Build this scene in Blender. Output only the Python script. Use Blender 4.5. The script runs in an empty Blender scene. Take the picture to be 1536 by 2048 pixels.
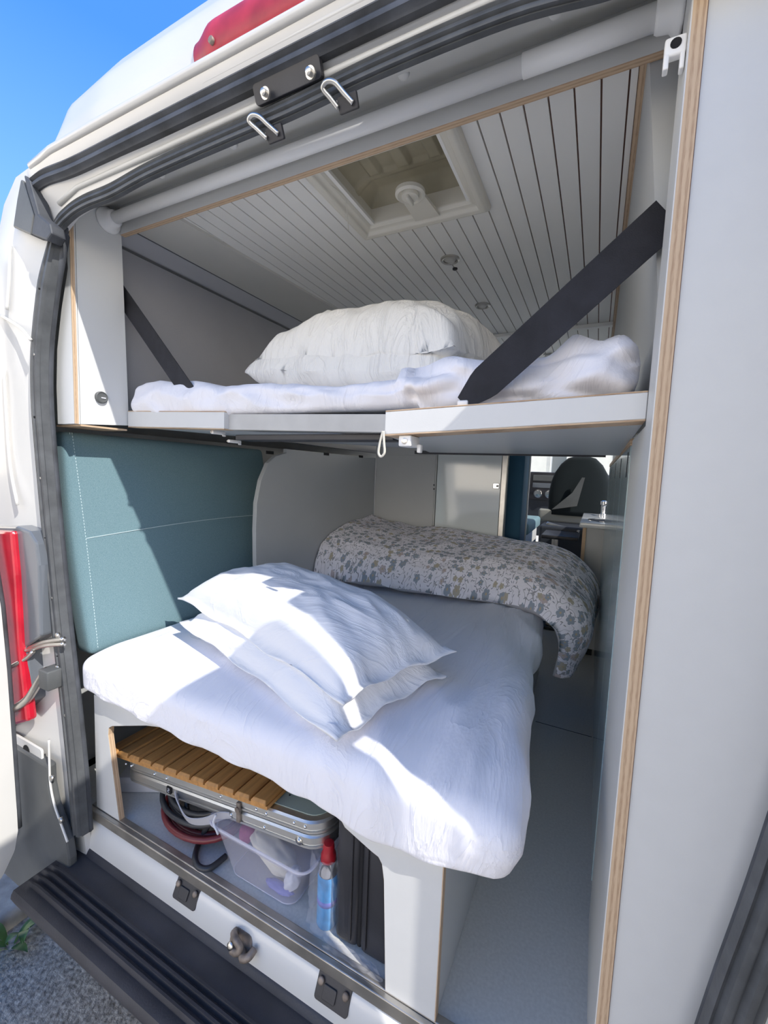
import bpy, bmesh, math, random
from mathutils import Vector, Matrix, noise
random.seed(7)
S = bpy.context.scene
COL = S.collection
PI = math.pi

# ------------------------------------------------------------------ camera
F = 851.3562
CR = Vector((0.89435417, 0.44569507, 0.03855541))
CU = Vector((-0.07560326, 0.06563774, 0.99497529))
CF = Vector((-0.4409249, 0.89277522, -0.09239940))
CP = Vector((0, 0, 1.0))
cam = bpy.data.cameras.new('camera')
cam.sensor_fit = 'HORIZONTAL'; cam.sensor_width = 36.0; cam.lens = 36.0 * F / 1536.0
cam.clip_start = 0.02; cam.clip_end = 400
co = bpy.data.objects.new('camera', cam); COL.objects.link(co)
co.matrix_world = Matrix(((CR.x, CU.x, -CF.x, CP.x), (CR.y, CU.y, -CF.y, CP.y), (CR.z, CU.z, -CF.z, CP.z), (0, 0, 0, 1)))
S.camera = co

def P(px, py, ax, v):
    """the point of a real plane (x, y or z = v) that a sight line meets"""
    d = CR * ((px - 768) / F) + CU * ((1024 - py) / F) + CF
    i = 'xyz'.index(ax)
    return CP + d * ((v - CP[i]) / d[i])

# ------------------------------------------------------------------ light
S.view_settings.view_transform = 'Standard'; S.view_settings.look = 'None'
S.view_settings.gamma = 1.0; S.view_settings.use_curve_mapping = False
S.view_settings.exposure = 0.9
S.cycles.diffuse_bounces = 8
W = bpy.data.worlds.new('sky'); S.world = W; W.use_nodes = True
nt = W.node_tree; nt.nodes.clear()
out = nt.nodes.new('ShaderNodeOutputWorld'); bg = nt.nodes.new('ShaderNodeBackground')
tc = nt.nodes.new('ShaderNodeTexCoord'); sp = nt.nodes.new('ShaderNodeSeparateXYZ')
rp = nt.nodes.new('ShaderNodeValToRGB')
rp.color_ramp.elements[0].position = 0.0; rp.color_ramp.elements[0].color = (2.15, 1.95, 1.70, 1)
rp.color_ramp.elements[1].position = 0.9; rp.color_ramp.elements[1].color = (0.05, 0.17, 0.50, 1)
e = rp.color_ramp.elements.new(0.24); e.color = (1.75, 1.63, 1.47, 1)
e = rp.color_ramp.elements.new(0.36); e.color = (0.155, 0.35, 0.66, 1)
e = rp.color_ramp.elements.new(0.62); e.color = (0.055, 0.20, 0.57, 1)
nt.links.new(tc.outputs['Generated'], sp.inputs[0]); nt.links.new(sp.outputs['Z'], rp.inputs[0])
nt.links.new(rp.outputs[0], bg.inputs[0]); bg.inputs[1].default_value = 1.0
nt.links.new(bg.outputs[0], out.inputs[0])
SUN = Vector((-3.1, 1.0, -3.1)).normalized()
sl = bpy.data.lights.new('sun', 'SUN'); sl.energy = 2.5; sl.angle = 0.009; sl.color = (1.0, 0.96, 0.9)
so = bpy.data.objects.new('sun', sl); COL.objects.link(so)
so.rotation_euler = SUN.to_track_quat('-Z', 'Y').to_euler(); so.location = (6, -2, 6)

# ------------------------------------------------------------------ materials
def mat(name, col, rough=0.5, metal=0.0, bump=0.0, bscale=80.0, var=0.0, vscale=6.0, spec=0.5, coat=0.0, stretch=(1, 1, 1), dist=0.002):
    m = bpy.data.materials.new(name); m.use_nodes = True
    n = m.node_tree; b = n.nodes['Principled BSDF']
    b.inputs['Base Color'].default_value = (*col, 1); b.inputs['Roughness'].default_value = rough
    b.inputs['Metallic'].default_value = metal; b.inputs['Specular IOR Level'].default_value = spec
    b.inputs['Coat Weight'].default_value = coat; b.inputs['Coat Roughness'].default_value = 0.08
    t = n.nodes.new('ShaderNodeTexCoord'); mp = n.nodes.new('ShaderNodeMapping')
    mp.inputs['Scale'].default_value = stretch; n.links.new(t.outputs['Object'], mp.inputs[0])
    if var > 0:
        nz = n.nodes.new('ShaderNodeTexNoise'); nz.inputs['Scale'].default_value = vscale; nz.inputs['Detail'].default_value = 6
        n.links.new(mp.outputs[0], nz.inputs['Vector'])
        r = n.nodes.new('ShaderNodeValToRGB')
        r.color_ramp.elements[0].position = 0.3; r.color_ramp.elements[1].position = 0.7
        r.color_ramp.elements[0].color = (*[c * (1 - var) for c in col], 1)
        r.color_ramp.elements[1].color = (*[min(1, c * (1 + var)) for c in col], 1)
        n.links.new(nz.outputs['Fac'], r.inputs[0]); n.links.new(r.outputs[0], b.inputs['Base Color'])
    if bump > 0:
        nb = n.nodes.new('ShaderNodeTexNoise'); nb.inputs['Scale'].default_value = bscale; nb.inputs['Detail'].default_value = 5
        n.links.new(mp.outputs[0], nb.inputs['Vector'])
        bp = n.nodes.new('ShaderNodeBump'); bp.inputs['Strength'].default_value = bump; bp.inputs['Distance'].default_value = dist
        n.links.new(nb.outputs['Fac'], bp.inputs['Height']); n.links.new(bp.outputs[0], b.inputs['Normal'])
    return m

def plymat(name, axis, period=0.0068, stretch=60.0):
    """layered edge of plywood: bands across the thickness with short grain flecks"""
    m = bpy.data.materials.new(name); m.use_nodes = True
    n = m.node_tree; b = n.nodes['Principled BSDF']; b.inputs['Roughness'].default_value = 0.6
    t = n.nodes.new('ShaderNodeTexCoord'); s = n.nodes.new('ShaderNodeSeparateXYZ'); n.links.new(t.outputs['Object'], s.inputs[0])
    mu = n.nodes.new('ShaderNodeMath'); mu.operation = 'MULTIPLY'; mu.inputs[1].default_value = 2 * PI / period
    n.links.new(s.outputs['XYZ'.index(axis)], mu.inputs[0])
    si = n.nodes.new('ShaderNodeMath'); si.operation = 'SINE'; n.links.new(mu.outputs[0], si.inputs[0])
    nz = n.nodes.new('ShaderNodeTexNoise'); nz.inputs['Scale'].default_value = 1.0; nz.inputs['Detail'].default_value = 6
    mp = n.nodes.new('ShaderNodeMapping'); sc = [stretch] * 3; sc['XYZ'.index(axis)] = 900
    mp.inputs['Scale'].default_value = sc
    n.links.new(t.outputs['Object'], mp.inputs[0]); n.links.new(mp.outputs[0], nz.inputs['Vector'])
    ad = n.nodes.new('ShaderNodeMath'); ad.operation = 'MULTIPLY_ADD'; ad.inputs[1].default_value = 0.22
    n.links.new(si.outputs[0], ad.inputs[0]); n.links.new(nz.outputs['Fac'], ad.inputs[2])
    r = n.nodes.new('ShaderNodeValToRGB')
    r.color_ramp.elements[0].position = 0.2; r.color_ramp.elements[0].color = (0.44, 0.29, 0.18, 1)
    r.color_ramp.elements[1].position = 0.62; r.color_ramp.elements[1].color = (0.62, 0.455, 0.30, 1)
    n.links.new(ad.outputs[0], r.inputs[0]); n.links.new(r.outputs[0], b.inputs['Base Color'])
    return m

def clothmat(name, col, weave=900, wr=0.25, wscale=9.0, stretch=(1, 1, 1), dist=0.01, tint=None):
    """thin cotton: fine weave plus creases"""
    m = bpy.data.materials.new(name); m.use_nodes = True
    n = m.node_tree; b = n.nodes['Principled BSDF']; b.inputs['Roughness'].default_value = 0.9
    b.inputs['Base Color'].default_value = (*col, 1); b.inputs['Sheen Weight'].default_value = 0.1
    b.inputs['Specular IOR Level'].default_value = 0.15
    t = n.nodes.new('ShaderNodeTexCoord')
    w = n.nodes.new('ShaderNodeTexNoise'); w.inputs['Scale'].default_value = weave; w.inputs['Detail'].default_value = 2
    n.links.new(t.outputs['Object'], w.inputs['Vector'])
    mp = n.nodes.new('ShaderNodeMapping'); mp.inputs['Scale'].default_value = stretch
    n.links.new(t.outputs['Object'], mp.inputs[0])
    nz = n.nodes.new('ShaderNodeTexNoise'); nz.inputs['Scale'].default_value = wscale; nz.inputs['Detail'].default_value = 5
    nz.inputs['Distortion'].default_value = 1.2; nz.inputs['Roughness'].default_value = 0.55
    n.links.new(mp.outputs[0], nz.inputs['Vector'])
    sb = n.nodes.new('ShaderNodeMath'); sb.operation = 'SUBTRACT'; sb.inputs[1].default_value = 0.5; n.links.new(nz.outputs['Fac'], sb.inputs[0])
    ab = n.nodes.new('ShaderNodeMath'); ab.operation = 'ABSOLUTE'; n.links.new(sb.outputs[0], ab.inputs[0])
    pw = n.nodes.new('ShaderNodeMath'); pw.operation = 'POWER'; pw.inputs[1].default_value = 0.6; n.links.new(ab.outputs[0], pw.inputs[0])
    b1 = n.nodes.new('ShaderNodeBump'); b1.inputs['Strength'].default_value = wr; b1.inputs['Distance'].default_value = dist; b1.invert = True
    n.links.new(pw.outputs[0], b1.inputs['Height'])
    b2 = n.nodes.new('ShaderNodeBump'); b2.inputs['Strength'].default_value = 0.12; b2.inputs['Distance'].default_value = 0.001
    n.links.new(w.outputs['Fac'], b2.inputs['Height']); n.links.new(b1.outputs[0], b2.inputs['Normal'])
    n.links.new(b2.outputs[0], b.inputs['Normal'])
    if tint:
        r = n.nodes.new('ShaderNodeValToRGB'); r.color_ramp.elements[0].position = 0.35; r.color_ramp.elements[1].position = 0.65
        r.color_ramp.elements[0].color = (*tint, 1); r.color_ramp.elements[1].color = (*col, 1)
        n.links.new(w.outputs['Fac'], r.inputs[0]); n.links.new(r.outputs[0], b.inputs['Base Color'])
    return m

def sheermat(name, col, alpha, rough=0.15):
    """thin clear plastic: lets most light straight through"""
    m = bpy.data.materials.new(name); m.use_nodes = True
    n = m.node_tree; b = n.nodes['Principled BSDF']; o = n.nodes['Material Output']
    b.inputs['Base Color'].default_value = (*col, 1); b.inputs['Roughness'].default_value = rough
    tr = n.nodes.new('ShaderNodeBsdfTransparent'); tr.inputs[0].default_value = (0.97, 0.97, 0.99, 1)
    mx = n.nodes.new('ShaderNodeMixShader'); mx.inputs[0].default_value = alpha
    n.links.new(tr.outputs[0], mx.inputs[1]); n.links.new(b.outputs[0], mx.inputs[2]); n.links.new(mx.outputs[0], o.inputs[0])
    return m

def floralmat(name):
    m = bpy.data.materials.new(name); m.use_nodes = True
    n = m.node_tree; L = n.links; b = n.nodes['Principled BSDF']; b.inputs['Roughness'].default_value = 0.9
    b.inputs['Specular IOR Level'].default_value = 0.15
    t = n.nodes.new('ShaderNodeTexCoord')
    def math_(op, a, c=None, d=None):
        x = n.nodes.new('ShaderNodeMath'); x.operation = op
        for i, v in enumerate((a, c, d)):
            if v is None: continue
            if isinstance(v, (int, float)): x.inputs[i].default_value = v
            else: L.new(v, x.inputs[i])
        return x.outputs[0]
    def cells(scale, off):
        mp = n.nodes.new('ShaderNodeMapping'); mp.inputs['Scale'].default_value = (scale, scale, scale); mp.inputs['Location'].default_value = (off, off * 0.7, 0)
        L.new(t.outputs['UV'], mp.inputs[0])
        v = n.nodes.new('ShaderNodeTexVoronoi'); v.voronoi_dimensions = '2D'; v.inputs['Scale'].default_value = 1.0; v.inputs['Randomness'].default_value = 0.75
        L.new(mp.outputs[0], v.inputs['Vector'])
        d = n.nodes.new('ShaderNodeVectorMath'); d.operation = 'SUBTRACT'; L.new(mp.outputs[0], d.inputs[0]); L.new(v.outputs['Position'], d.inputs[1])
        s = n.nodes.new('ShaderNodeSeparateXYZ'); L.new(d.outputs[0], s.inputs[0])
        c = n.nodes.new('ShaderNodeSeparateColor'); L.new(v.outputs['Color'], c.inputs[0])
        return v.outputs['Distance'], s.outputs[0], s.outputs[1], c.outputs[0], c.outputs[1], c.outputs[2]
    base = n.nodes.new('ShaderNodeRGB'); base.outputs[0].default_value = (0.92, 0.89, 0.94, 1)
    cur = base.outputs[0]
    def over(cur, mask, colsock):
        mx = n.nodes.new('ShaderNodeMix'); mx.data_type = 'RGBA'
        L.new(mask, mx.inputs[0]); L.new(cur, mx.inputs[6])
        if isinstance(colsock, tuple): mx.inputs[7].default_value = (*colsock, 1)
        else: L.new(colsock, mx.inputs[7])
        return mx.outputs[2]
    # stems
    mp = n.nodes.new('ShaderNodeMapping'); mp.inputs['Scale'].default_value = (16, 16, 16); L.new(t.outputs['UV'], mp.inputs[0])
    nz = n.nodes.new('ShaderNodeTexNoise'); nz.inputs['Scale'].default_value = 1.0; nz.inputs['Detail'].default_value = 1.5
    L.new(mp.outputs[0], nz.inputs['Vector'])
    st = math_('LESS_THAN', math_('ABSOLUTE', math_('SUBTRACT', nz.outputs['Fac'], 0.5)), 0.009)
    cur = over(cur, st, (0.42, 0.41, 0.43))
    # leaves: small tilted ellipses
    for sc, off, col in ((46, 3.1, (0.30, 0.31, 0.36)), (37, 8.7, (0.40, 0.39, 0.41))):
        D, x, y, r1, r2, r3 = cells(sc, off)
        a = math_('MULTIPLY', r1, 6.28); ca = math_('COSINE', a); sa = math_('SINE', a)
        u = math_('ADD', math_('MULTIPLY', x, ca), math_('MULTIPLY', y, sa))
        v = math_('SUBTRACT', math_('MULTIPLY', y, ca), math_('MULTIPLY', x, sa))
        q = math_('ADD', math_('MULTIPLY', math_('MULTIPLY', u, u), 9.0), math_('MULTIPLY', math_('MULTIPLY', v, v), 110.0))
        k = math_('MULTIPLY', math_('LESS_THAN', q, 1.0), math_('LESS_THAN', r2, 0.38))
        cur = over(cur, k, col)
    # flowers: five petals, blue grey, ochre or blush
    for sc, off, thr in ((17, 1.7, 0.45), (24, 5.3, 0.30)):
        D, x, y, r1, r2, r3 = cells(sc, off)
        ang = math_('ARCTAN2', y, x)
        pet = math_('ADD', 0.27, math_('MULTIPLY', math_('ABSOLUTE', math_('COSINE', math_('ADD', math_('MULTIPLY', ang, 2.5), math_('MULTIPLY', r2, 6.0)))), 0.13))
        k = math_('MULTIPLY', math_('LESS_THAN', D, pet), math_('LESS_THAN', r1, thr))
        rr = n.nodes.new('ShaderNodeValToRGB'); rr.color_ramp.interpolation = 'CONSTANT'
        rr.color_ramp.elements[0].position = 0; rr.color_ramp.elements[0].color = (0.36, 0.40, 0.46, 1)
        rr.color_ramp.elements[1].position = 0.68; rr.color_ramp.elements[1].color = (0.52, 0.47, 0.38, 1)
        e2 = rr.color_ramp.elements.new(0.87); e2.color = (0.58, 0.50, 0.50, 1)
        L.new(r3, rr.inputs[0])
        cur = over(cur, k, rr.outputs[0])
        kc = math_('MULTIPLY', math_('LESS_THAN', D, 0.09), math_('LESS_THAN', r1, thr))
        cur = over(cur, kc, (0.55, 0.45, 0.30))
    L.new(cur, b.inputs['Base Color'])
    w = n.nodes.new('ShaderNodeTexNoise'); w.inputs['Scale'].default_value = 14; w.inputs['Detail'].default_value = 5; L.new(t.outputs['Object'], w.inputs['Vector'])
    bp = n.nodes.new('ShaderNodeBump'); bp.inputs['Strength'].default_value = 0.5; bp.inputs['Distance'].default_value = 0.02
    L.new(w.outputs['Fac'], bp.inputs['Height']); L.new(bp.outputs[0], b.inputs['Normal'])
    return m

M = {}
M['paint'] = mat('white_paint', (0.70, 0.69, 0.66), 0.28, bump=0.03, bscale=300, var=0.03, vscale=5, coat=0.3)
M['paint_in'] = mat('white_inner_paint', (0.62, 0.615, 0.585), 0.4, var=0.05, vscale=9)
M['laminate'] = mat('white_laminate', (0.66, 0.66, 0.645), 0.42, bump=0.05, bscale=420, var=0.012, vscale=30)
M['laminate_grey'] = mat('grey_laminate', (0.55, 0.57, 0.57), 0.35, bump=0.05, bscale=420, var=0.02, vscale=4)
M['locker_white'] = mat('locker_laminate', (0.77, 0.775, 0.76), 0.4, bump=0.05, bscale=420)
M['lining'] = mat('grey_lining', (0.36, 0.36, 0.375), 0.8, bump=0.2, bscale=500, var=0.03)
M['cove'] = mat('cove_board', (0.46, 0.465, 0.49), 0.7)
M['frame_paint'] = mat('greyish_frame_paint', (0.50, 0.49, 0.465), 0.5, var=0.06, vscale=20)
M['cream'] = mat('cream_board', (0.66, 0.65, 0.60), 0.6, var=0.03)
M['plank'] = mat('white_plank', (0.88, 0.87, 0.83), 0.4, bump=0.04, bscale=200)
M['groove'] = mat('brown_groove', (0.22, 0.12, 0.09), 0.7)
M['ply_x'] = plymat('plywood_edge_x', 'X'); M['ply_y'] = plymat('plywood_edge_y', 'Y'); M['ply_z'] = plymat('plywood_edge_z', 'Z')
M['rubber'] = mat('weathered_black_rubber', (0.055, 0.06, 0.07), 0.6, bump=0.2, bscale=160, var=0.45, vscale=14, stretch=(1, 1, 1))
M['rubber_grey'] = mat('greyed_rubber', (0.085, 0.09, 0.095), 0.55, bump=0.2, bscale=160, var=0.25, vscale=24)
M['plastic_black'] = mat('black_plastic', (0.03, 0.03, 0.035), 0.45, bump=0.12, bscale=220, var=0.25, vscale=10)
M['plastic_step'] = mat('textured_bumper_plastic', (0.045, 0.044, 0.05), 0.5, bump=0.25, bscale=260, var=0.3, vscale=7)
M['plastic_grey'] = mat('grey_plastic', (0.10, 0.105, 0.105), 0.5, bump=0.1, bscale=300, var=0.15, vscale=8)
M['plastic_white'] = mat('white_plastic', (0.88, 0.875, 0.86), 0.35)
M['vent_white'] = mat('ivory_plastic', (0.72, 0.69, 0.60), 0.4)
M['dome'] = mat('dirty_beige_dome', (0.42, 0.38, 0.27), 0.55, var=0.2, vscale=9, bump=0.1, bscale=40)
M['red'] = mat('red_lens', (0.50, 0.012, 0.03), 0.18, coat=0.5, var=0.2, vscale=14)
M['red_dull'] = mat('dusty_red_lens', (0.42, 0.03, 0.05), 0.45, var=0.25, vscale=20)
M['smoke'] = mat('grey_lens', (0.14, 0.155, 0.175), 0.2, coat=0.4)
M['steel'] = mat('steel', (0.60, 0.58, 0.54), 0.32, 1.0, var=0.12, vscale=20)
M['alu'] = mat('brushed_aluminium', (0.70, 0.70, 0.68), 0.36, 1.0, bump=0.08, bscale=60, stretch=(1, 20, 30))
M['strip'] = mat('worn_aluminium_strip', (0.52, 0.49, 0.44), 0.42, 0.85, var=0.25, vscale=12, bump=0.1, bscale=90)
M['rust'] = mat('rusty_steel', (0.30, 0.25, 0.21), 0.6, 0.5, var=0.45, vscale=40, bump=0.4, bscale=90)
M['sheet'] = clothmat('white_sheet', (0.87, 0.86, 0.90), wr=0.42, wscale=4.0, stretch=(2.2, 0.5, 1.2), dist=0.016)
M['pillow'] = clothmat('white_pillowcase', (0.84, 0.84, 0.86), wr=0.42, wscale=5, stretch=(0.6, 2.0, 1), dist=0.012)
M['pillow_old'] = clothmat('pale_pillowcase', (0.84, 0.83, 0.80), wr=0.7, wscale=7, stretch=(2.2, 1, 0.6), dist=0.014)
M['teal'] = clothmat('teal_fabric', (0.185, 0.285, 0.315), weave=520, wr=0.06, wscale=3, dist=0.004, tint=(0.13, 0.22, 0.25))
M['thread'] = mat('pale_thread', (0.55, 0.66, 0.68), 0.8)
M['floral'] = floralmat('floral_cotton')
M['webbing'] = mat('black_webbing', (0.016, 0.016, 0.021), 0.75, bump=0.3, bscale=500, var=0.3, vscale=30)
M['vinyl'] = mat('speckled_floor_vinyl', (0.62, 0.61, 0.57), 0.45, var=0.07, vscale=160, bump=0.05, bscale=90)
M['asphalt'] = mat('asphalt', (0.34, 0.315, 0.28), 0.9, bump=1.0, bscale=95, var=0.5, vscale=75, dist=0.01)
M['kerb'] = mat('kerb_stone', (0.30, 0.29, 0.27), 0.9, bump=0.6, bscale=60, var=0.3, vscale=20)
M['leaf'] = mat('leaf_green', (0.06, 0.13, 0.03), 0.6, var=0.3, vscale=30)
M['oak'] = mat('oiled_wood', (0.47, 0.235, 0.075), 0.45, var=0.22, vscale=7, stretch=(14, 1, 6), bump=0.08, bscale=30)
M['green_panel'] = mat('grey_green_panel', (0.34, 0.40, 0.35), 0.5, var=0.06)
M['strap_grey'] = mat('pale_grey_plastic_strap', (0.50, 0.50, 0.53), 0.4)
M['hose_red'] = mat('dark_red_hose', (0.16, 0.025, 0.03), 0.35)
M['cable'] = mat('black_cable', (0.035, 0.037, 0.042), 0.4)
M['yellow'] = mat('yellow_tape', (0.60, 0.52, 0.10), 0.5)
M['clear'] = sheermat('clear_plastic_tub', (0.80, 0.79, 0.90), 0.24)
M['film'] = sheermat('crinkled_clear_film', (0.85, 0.87, 0.92), 0.13, 0.08)
M['clear_rim'] = sheermat('thick_clear_plastic', (0.85, 0.85, 0.92), 0.5)
M['blue_can'] = mat('blue_can', (0.06, 0.30, 0.62), 0.3, var=0.25, vscale=40)
M['cap_red'] = mat('red_cap', (0.38, 0.01, 0.02), 0.3)
M['paper'] = mat('white_card', (0.66, 0.67, 0.72), 0.6, var=0.05)
M['turq'] = mat('turquoise_cloth', (0.10, 0.42, 0.50), 0.8)
M['purple'] = mat('blue_violet_packet', (0.16, 0.18, 0.55), 0.5)
M['magenta'] = mat('plum_cloth', (0.35, 0.07, 0.16), 0.8)
M['cream_cloth'] = mat('cream_cloth', (0.72, 0.68, 0.56), 0.8)
M['gloss'] = mat('white_gloss_door', (0.70, 0.75, 0.76), 0.07, spec=0.8, coat=0.6)
M['navy'] = clothmat('navy_fabric', (0.035, 0.095, 0.155), weave=520, wr=0.05, wscale=3, dist=0.004)
M['seat_dark'] = clothmat('dark_seat_cloth', (0.012, 0.017, 0.019), weave=300, wr=0.1, wscale=6)
M['seat_grey'] = clothmat('grey_seat_cloth', (0.30, 0.30, 0.27), weave=300, wr=0.1, wscale=6)
M['dash'] = mat('dark_dashboard', (0.03, 0.035, 0.045), 0.5)
M['dark'] = mat('black_hole', (0.006, 0.006, 0.008), 0.8)
M['chrome'] = mat('chrome', (0.72, 0.72, 0.72), 0.12, 1.0)
M['cord'] = mat('cotton_cord', (0.66, 0.63, 0.54), 0.85)
M['facade'] = mat('pale_facade', (0.80, 0.77, 0.70), 0.85, var=0.05)
M['window_dark'] = mat('dark_window_pane', (0.10, 0.12, 0.14), 0.1)
M['lampglass'] = mat('frosted_lamp_glass', (0.55, 0.54, 0.50), 0.3)
M['wall_grey'] = mat('grey_cabinet_board', (0.48, 0.495, 0.50), 0.5, bump=0.08, bscale=400, var=0.02)
M['counter'] = mat('white_counter', (0.72, 0.74, 0.74), 0.15, coat=0.4)
M['teal_door'] = mat('pale_blue_gloss', (0.36, 0.46, 0.49), 0.2, coat=0.4)
def glass():
    m = bpy.data.materials.new('window_glass'); m.use_nodes = True
    n = m.node_tree; o = n.nodes['Material Output']; n.nodes.remove(n.nodes['Principled BSDF'])
    tr = n.nodes.new('ShaderNodeBsdfTransparent'); tr.inputs[0].default_value = (0.9, 0.95, 0.94, 1)
    gl = n.nodes.new('ShaderNodeBsdfGlossy'); gl.inputs['Roughness'].default_value = 0.02
    fr = n.nodes.new('ShaderNodeFresnel'); fr.inputs[0].default_value = 1.45
    mx = n.nodes.new('ShaderNodeMixShader')
    n.links.new(fr.outputs[0], mx.inputs[0]); n.links.new(tr.outputs[0], mx.inputs[1]); n.links.new(gl.outputs[0], mx.inputs[2]); n.links.new(mx.outputs[0], o.inputs[0])
    return m
M['glass'] = glass()

# ------------------------------------------------------------------ mesh helpers
class MB:
    def __init__(s): s.bm = bmesh.new()
    def poly(s, pts): return s.bm.faces.new([s.bm.verts.new(p) for p in pts])
    def hexa(s, p):
        v = [s.bm.verts.new(q) for q in p]
        for f in ((0, 3, 2, 1), (4, 5, 6, 7), (0, 1, 5, 4), (1, 2, 6, 5), (2, 3, 7, 6), (3, 0, 4, 7)):
            s.bm.faces.new([v[i] for i in f])
        return s
    def box(s, x0, x1, y0, y1, z0, z1):
        return s.hexa([(x0, y0, z0), (x1, y0, z0), (x1, y1, z0), (x0, y1, z0), (x0, y0, z1), (x1, y0, z1), (x1, y1, z1), (x0, y1, z1)])
    def rbox(s, x0, x1, y0, y1, z0, z1, r, seg=3):
        """box with rounded edges"""
        b = bmesh.new()
        bmesh.ops.create_cube(b, size=1)
        for v in b.verts: v.co = Vector(((x0 + x1) / 2 + v.co.x * (x1 - x0), (y0 + y1) / 2 + v.co.y * (y1 - y0), (z0 + z1) / 2 + v.co.z * (z1 - z0)))
        bmesh.ops.bevel(b, geom=list(b.edges), offset=r, segments=seg, profile=0.5, affect='EDGES')
        s.merge(b); return s
    def merge(s, b, mtx=None):
        mp = {v: s.bm.verts.new(mtx @ v.co if mtx else v.co) for v in b.verts}
        for f in b.faces:
            try: s.bm.faces.new([mp[v] for v in f.verts])
            except ValueError: pass
        b.free(); return s
    def prism(s, poly, ax, a, b, caps=True, sides=True):
        """polygon given in the two other axes, extruded along ax from a to b"""
        def mk(q, t): return {'x': (t, q[0], q[1]), 'y': (q[0], t, q[1]), 'z': (q[0], q[1], t)}[ax]
        A = [s.bm.verts.new(mk(q, a)) for q in poly]; B = [s.bm.verts.new(mk(q, b)) for q in poly]
        n = len(poly)
        if caps: s.bm.faces.new(A); s.bm.faces.new(B[::-1])
        if sides:
            for i in range(n): s.bm.faces.new([A[i], B[i], B[(i + 1) % n], A[(i + 1) % n]])
        return s
    def ribbon(s, pts, ax, a, b):
        def mk(q, t): return {'x': (t, q[0], q[1]), 'y': (q[0], t, q[1]), 'z': (q[0], q[1], t)}[ax]
        A = [s.bm.verts.new(mk(q, a)) for q in pts]; B = [s.bm.verts.new(mk(q, b)) for q in pts]
        for i in range(len(pts) - 1): s.bm.faces.new([A[i], B[i], B[i + 1], A[i + 1]])
        return s
    def rings(s, R, close_u=True, close_v=False, cap=True):
        V = [[s.bm.verts.new(p) for p in r] for r in R]; n = len(V[0])
        for i in range(len(V) - (0 if close_v else 1)):
            a, b = V[i], V[(i + 1) % len(V)]
            for j in range(n if close_u else n - 1):
                s.bm.faces.new([a[j], a[(j + 1) % n], b[(j + 1) % n], b[j]])
        if cap and close_u and not close_v:
            s.bm.faces.new(V[0][::-1]); s.bm.faces.new(V[-1])
        return s
    def tube(s, pts, r, seg=10, closed=False):
        pts = [Vector(p) for p in pts]; n = len(pts); R = []
        t0 = (pts[1] - pts[0]).normalized()
        up = Vector((0, 0, 1)) if abs(t0.z) < 0.9 else Vector((1, 0, 0))
        nx = t0.cross(up).normalized()
        for i in range(n):
            if closed: t = (pts[(i + 1) % n] - pts[i - 1]).normalized()
            else: t = (pts[min(i + 1, n - 1)] - pts[max(i - 1, 0)]).normalized()
            nx = (nx - t * nx.dot(t)).normalized(); ny = t.cross(nx)
            rr = r[i] if isinstance(r, (list, tuple)) else r
            R.append([pts[i] + nx * (math.cos(2 * PI * k / seg) * rr) + ny * (math.sin(2 * PI * k / seg) * rr) for k in range(seg)])
        return s.rings(R, True, closed)
    def sweep(s, prof, pts, nrm, closed_prof=True, sc=None):
        """profile (side, out) swept along pts; out = nrm(i)"""
        pts = [Vector(p) for p in pts]; R = []
        for i in range(len(pts)):
            t = (pts[min(i + 1, len(pts) - 1)] - pts[max(i - 1, 0)]).normalized()
            o = nrm(i) if callable(nrm) else Vector(nrm)
            o = (o - t * o.dot(t)).normalized(); sd = t.cross(o)
            k_ = sc(i) if sc else 1.0; R.append([pts[i] + sd * (a * k_) + o * (b * k_) for a, b in prof])
        return s.rings(R, closed_prof)
    def lathe(s, prof, c, ax=(0, 0, 1), seg=24):
        c = Vector(c); a = Vector(ax).normalized()
        u = a.orthogonal().normalized(); w = a.cross(u)
        R = [[c + a * h + (u * math.cos(2 * PI * k / seg) + w * math.sin(2 * PI * k / seg)) * max(r, 1e-5) for k in range(seg)] for r, h in prof]
        return s.rings(R)
    def grid(s, fn, nu, nv, uv=None):
        V = [[s.bm.verts.new(fn(i / nu, j / nv)) for j in range(nv + 1)] for i in range(nu + 1)]
        lay = s.bm.loops.layers.uv.verify() if uv else None
        for i in range(nu):
            for j in range(nv):
                f = s.bm.faces.new([V[i][j], V[i + 1][j], V[i + 1][j + 1], V[i][j + 1]])
                if uv:
                    for l, (a, b) in zip(f.loops, ((i, j), (i + 1, j), (i + 1, j + 1), (i, j + 1))): l[lay].uv = uv(a / nu, b / nv)
        return s

def obj(name, mb, m, parent=None, smooth=False, bevel=0, autos=None, solid=0, sub=0):
    me = bpy.data.meshes.new(name); bm = mb.bm
    bmesh.ops.remove_doubles(bm, verts=bm.verts, dist=1e-5)
    bmesh.ops.recalc_face_normals(bm, faces=bm.faces)
    bm.to_mesh(me); bm.free()
    o = bpy.data.objects.new(name, me); COL.objects.link(o)
    me.materials.append(M[m] if isinstance(m, str) else m)
    if smooth or autos:
        for p in me.polygons: p.use_smooth = True
        if autos:
            me.set_sharp_from_angle(angle=math.radians(autos))
    if solid:
        d = o.modifiers.new('solid', 'SOLIDIFY'); d.thickness = solid; d.offset = 0
    if bevel:
        d = o.modifiers.new('bevel', 'BEVEL'); d.width = bevel; d.segments = 2; d.limit_method = 'ANGLE'; d.angle_limit = 0.6
    if sub:
        d = o.modifiers.new('sub', 'SUBSURF'); d.levels = sub; d.render_levels = sub
    if parent is not None:
        o.parent = parent
        off = Vector((0, 0, 0)); q = parent
        while q is not None: off += Vector(q.location); q = q.parent
        o.location = -off
    return o

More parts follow.
